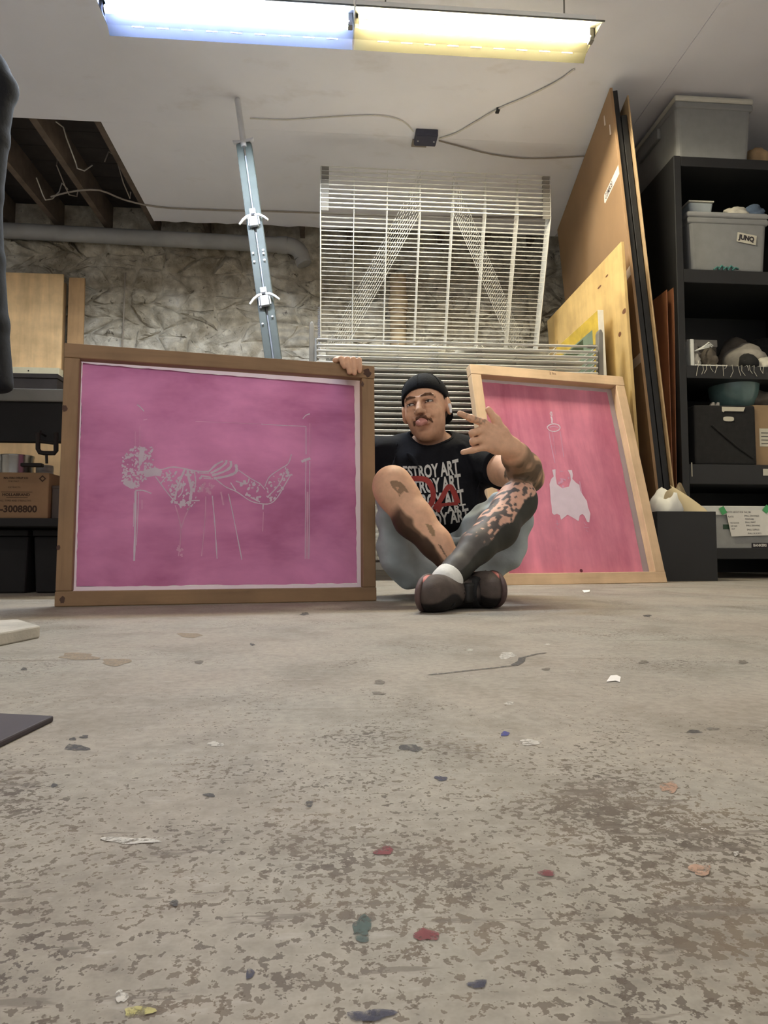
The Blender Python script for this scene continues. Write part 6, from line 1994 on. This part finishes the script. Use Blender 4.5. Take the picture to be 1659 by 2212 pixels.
# ---- hair below the cap
Hh = Field(lo, hi, 0.003)
Hh.ell(hd(0, -0.030, 0.018), (0.0795, 0.094, 0.088), HR, k=0.01)
Hh.half(hd(0, 0.030, 0), hb, 0.003)
Hh.half(hd(0, 0.0, -0.055), -hu + hb * 0.2, 0.004)
Hh.ell(hd(0, 0.06, -0.02), (0.085, 0.075, 0.07), HR, 'c', k=0.006)
child('hair', Hh, 'hair_dark')
# ---- moustache, tongue, eyes
Mo = Field(hd(0, .09, -.05) - 0.06, hd(0, .09, -.05) + 0.06, 0.0022)
for s in (-1, 1):
    Mo.chain([hd(0, 0.0985, -0.0520), hd(s * 0.016, 0.0965, -0.0545), hd(s * 0.029, 0.086, -0.064), hd(s * 0.033, 0.078, -0.074)], [0.0036, 0.0042, 0.0036, 0.0026], k=0.005)
child('moustache', Mo, 'moustache')
for s in (-1, 1):
    Ey = Field(hd(s * .033, .088, -.003) - 0.03, hd(s * .033, .088, -.003) + 0.03, 0.0012)
    Ey.ell(hd(s * 0.033, 0.0868, -0.0025), (0.0122, 0.0042, 0.0036), HR, k=0.001)
    eye, _, _ = child('eye', Ey, 'eye_white')
    Ir = Field(hd(s * .033, .088, -.003) - 0.02, hd(s * .033, .088, -.003) + 0.02, 0.0010)
    Ir.ell(hd(s * 0.033 - 0.002, 0.0885, -0.0022), (0.0050, 0.0034, 0.0034), HR, k=0.001)
    Vi, Qi = Ir.mesh(); quads_mesh('iris', Vi, Qi, 'iris_dark', eye, org)
    Li = Field(hd(s * .033, .088, .003) - 0.03, hd(s * .033, .088, .003) + 0.03, 0.0014)
    Li.chain([hd(s * 0.019, 0.0895, 0.0012), hd(s * 0.033, 0.0915, 0.0022), hd(s * 0.047, 0.0845, 0.0000)], [0.0012, 0.0017, 0.0012], k=0.001)
    child('eyelash', Li, 'hair_dark')
    Bw = Field(hd(s * .033, .09, .02) - 0.035, hd(s * .033, .09, .02) + 0.035, 0.0016)
    Bw.chain([hd(s * 0.011, 0.0985, 0.0185), hd(s * 0.028, 0.0965, 0.0235), hd(s * 0.042, 0.0885, 0.0235), hd(s * 0.052, 0.077, 0.0170)], [0.0030, 0.0036, 0.0030, 0.0018], k=0.003)
    child('eyebrow', Bw, 'moustache')
To = Field(hd(0, .1, -.06) - 0.06, hd(0, .1, -.06) + 0.06, 0.0022)
To.chain([hd(0.0, 0.078, -0.067), hd(-0.001, 0.101, -0.069), hd(-0.002, 0.110, -0.077)], [0.0105, 0.0108, 0.0095], k=0.006)
To.ell(hd(0.009, 0.101, -0.072), (0.011, 0.012, 0.009), HR, k=0.006)
To.ell(hd(-0.011, 0.101, -0.072), (0.011, 0.012, 0.009), HR, k=0.006)
child('tongue', To, 'tongue_pink')
# ---- earbud in his left ear
MB().tube([Vector(hd(0.086, 0.004, -0.008)) - Vector(org), Vector(hd(0.090, 0.010, -0.022)) - Vector(org), Vector(hd(0.089, 0.012, -0.040)) - Vector(org)], [0.0068, 0.0052, 0.0040], 10).build('earbud', 'earbud_white', person, smooth=True)

# ---- sock
So = Field(A2 - 0.14, A2 + 0.14, 0.003)
sd = unit(K2 - A2)
So.cap(A2 - sd * 0.012, A2 + sd * 0.010, 0.041, 0.0405, k=0.01)
So.half(A2 + sd * 0.014, sd, 0.004)
child('sock', So, 'sock_white')
# ---- shoes: lying on their outer edges, toes to the viewer, soles turned outwards
def shoe(heel, toe, sole_dir, lace_to):
    t = unit(toe - heel); m = unit(sole_dir - t * sole_dir.dot(t)); h = -m; w = unit(np.cross(t, h))
    R = np.array([t, h, w])
    pt = lambda l, y, z=0.0: heel + t * l + h * y + w * z
    lo, hi = bounds(heel, toe, heel + h * 0.1, toe + h * 0.1, pad=0.1)
    S = Field(lo, hi, 0.0034)
    S.ell(pt(0.055, 0.040), (0.062, 0.052, 0.040), R, k=0.03)
    S.ell(pt(0.135, 0.032), (0.085, 0.048, 0.045), R, k=0.03)
    S.ell(pt(0.205, 0.022), (0.066, 0.042, 0.050), R, k=0.03)
    S.cap(pt(0.058, 0.055), pt(0.066, 0.082), 0.042, 0.040, k=0.02)
    S.half(pt(0, 0.0), -h, 0.003)
    V, Q = S.mesh()
    V[:, 2] = np.maximum(V[:, 2], 0.003)
    ll = (V - heel) @ t; hh = (V - heel) @ h; ww = (V - heel) @ w
    z = 1 if w[2] > 0 else -1
    grey = np.clip((ww * z + 0.012 - 0.012 * np.sin(ll * 40)) / 0.006, 0, 1) * np.clip((ll - 0.09) / 0.01, 0, 1)
    nse = 0.85 + 0.3 * vnoise(V[:, 0] * 90, V[:, 1] * 90, V[:, 2] * 90 + 40)
    Cs = (lin(30, 27, 26) * (1 - grey[:, None]) + lin(84, 74, 68) * grey[:, None]) * nse[:, None]
    up = quads_mesh('shoe', V, Q, 'shoe_fabric', person, org, Cs)
    S2_ = Field(lo, hi, 0.0034)
    S2_.ell(pt(0.060, 0.0), (0.066, 0.022, 0.041), R, k=0.02)
    S2_.ell(pt(0.195, 0.0), (0.080, 0.022, 0.052), R, k=0.03)
    S2_.box(pt(0.125, 0.0), (0.075, 0.02, 0.036), R, 0.015, k=0.02)
    S2_.half(pt(0, 0.006), h, 0.003); S2_.half(pt(0, -0.012), -h, 0.003)
    V, Q = S2_.mesh(); V[:, 2] = np.maximum(V[:, 2], 0.002)
    so = quads_mesh('sole', V, Q, 'sole_dark', up, org)
    S3 = Field(lo, hi, 0.003)
    z = 1 if w[2] > 0 else -1
    S3.ell(pt(0.215, 0.004, z * 0.026), (0.036, 0.022, 0.022), R, k=0.01)
    S3.ell(pt(0.165, 0.000, z * 0.034), (0.040, 0.018, 0.012), R, k=0.02)
    V, Q = S3.mesh(); V[:, 2] = np.maximum(V[:, 2], 0.003)
    quads_mesh('pink_panel', V, Q, 'shoe_pink', up, org)
    S4 = Field(lo, hi, 0.003)
    S4.cap(pt(0.060, 0.088), pt(0.066, 0.096), 0.042, 0.041, k=0.005)
    S4.cap(pt(0.055, 0.07), pt(0.07, 0.12), 0.036, 0.036, 'c', k=0.004)
    V, Q = S4.mesh(); quads_mesh('shoe_collar', V, Q, 'lace_black', up, org)
    for i in range(4):
        l = 0.105 + i * 0.022; y = 0.083 - i * 0.007
        MB().tube([Vector(pt(l, y - 0.010, -0.026)) - Vector(org), Vector(pt(l + 0.006, y + 0.002, 0.0)) - Vector(org), Vector(pt(l, y - 0.010, 0.026)) - Vector(org)], 0.0035, 6).build('lace', 'lace_black', up, smooth=True)
    tl = Field(lo, hi, 0.0034)
    tl.box(pt(0.100, 0.086), (0.026, 0.012, 0.026), np.array([unit(t - h * .35), unit(h + t * .35), w]), 0.008, k=0.005)
    V, Q = tl.mesh(); quads_mesh('shoe_tongue', V, Q, 'shoe_black', up, org)
    if lace_to is not None:
        MB().tube([Vector(pt(0.10, 0.085)) - Vector(org)] + [Vector(p) - Vector(org) for p in lace_to], 0.003, 6).build('lace', 'lace_black', up, smooth=True)
    return up
shoe(jp_(974, 1272, 1.93), jp_(908, 1286, 1.70), -vR * 0.95 + vF * 0.30, [jp_(990, 1270, 1.76), jp_(978, 1300, 1.73), jp_(972, 1312, 1.73), jp_(980, 1308, 1.73), jp_(988, 1280, 1.76)])
shoe(jp_(1012, 1264, 2.05), jp_(1076, 1274, 1.83), vR * 0.95 + vF * 0.30, [jp_(1010, 1246, 1.86), jp_(1030, 1240, 1.86), jp_(1050, 1234, 1.87)])
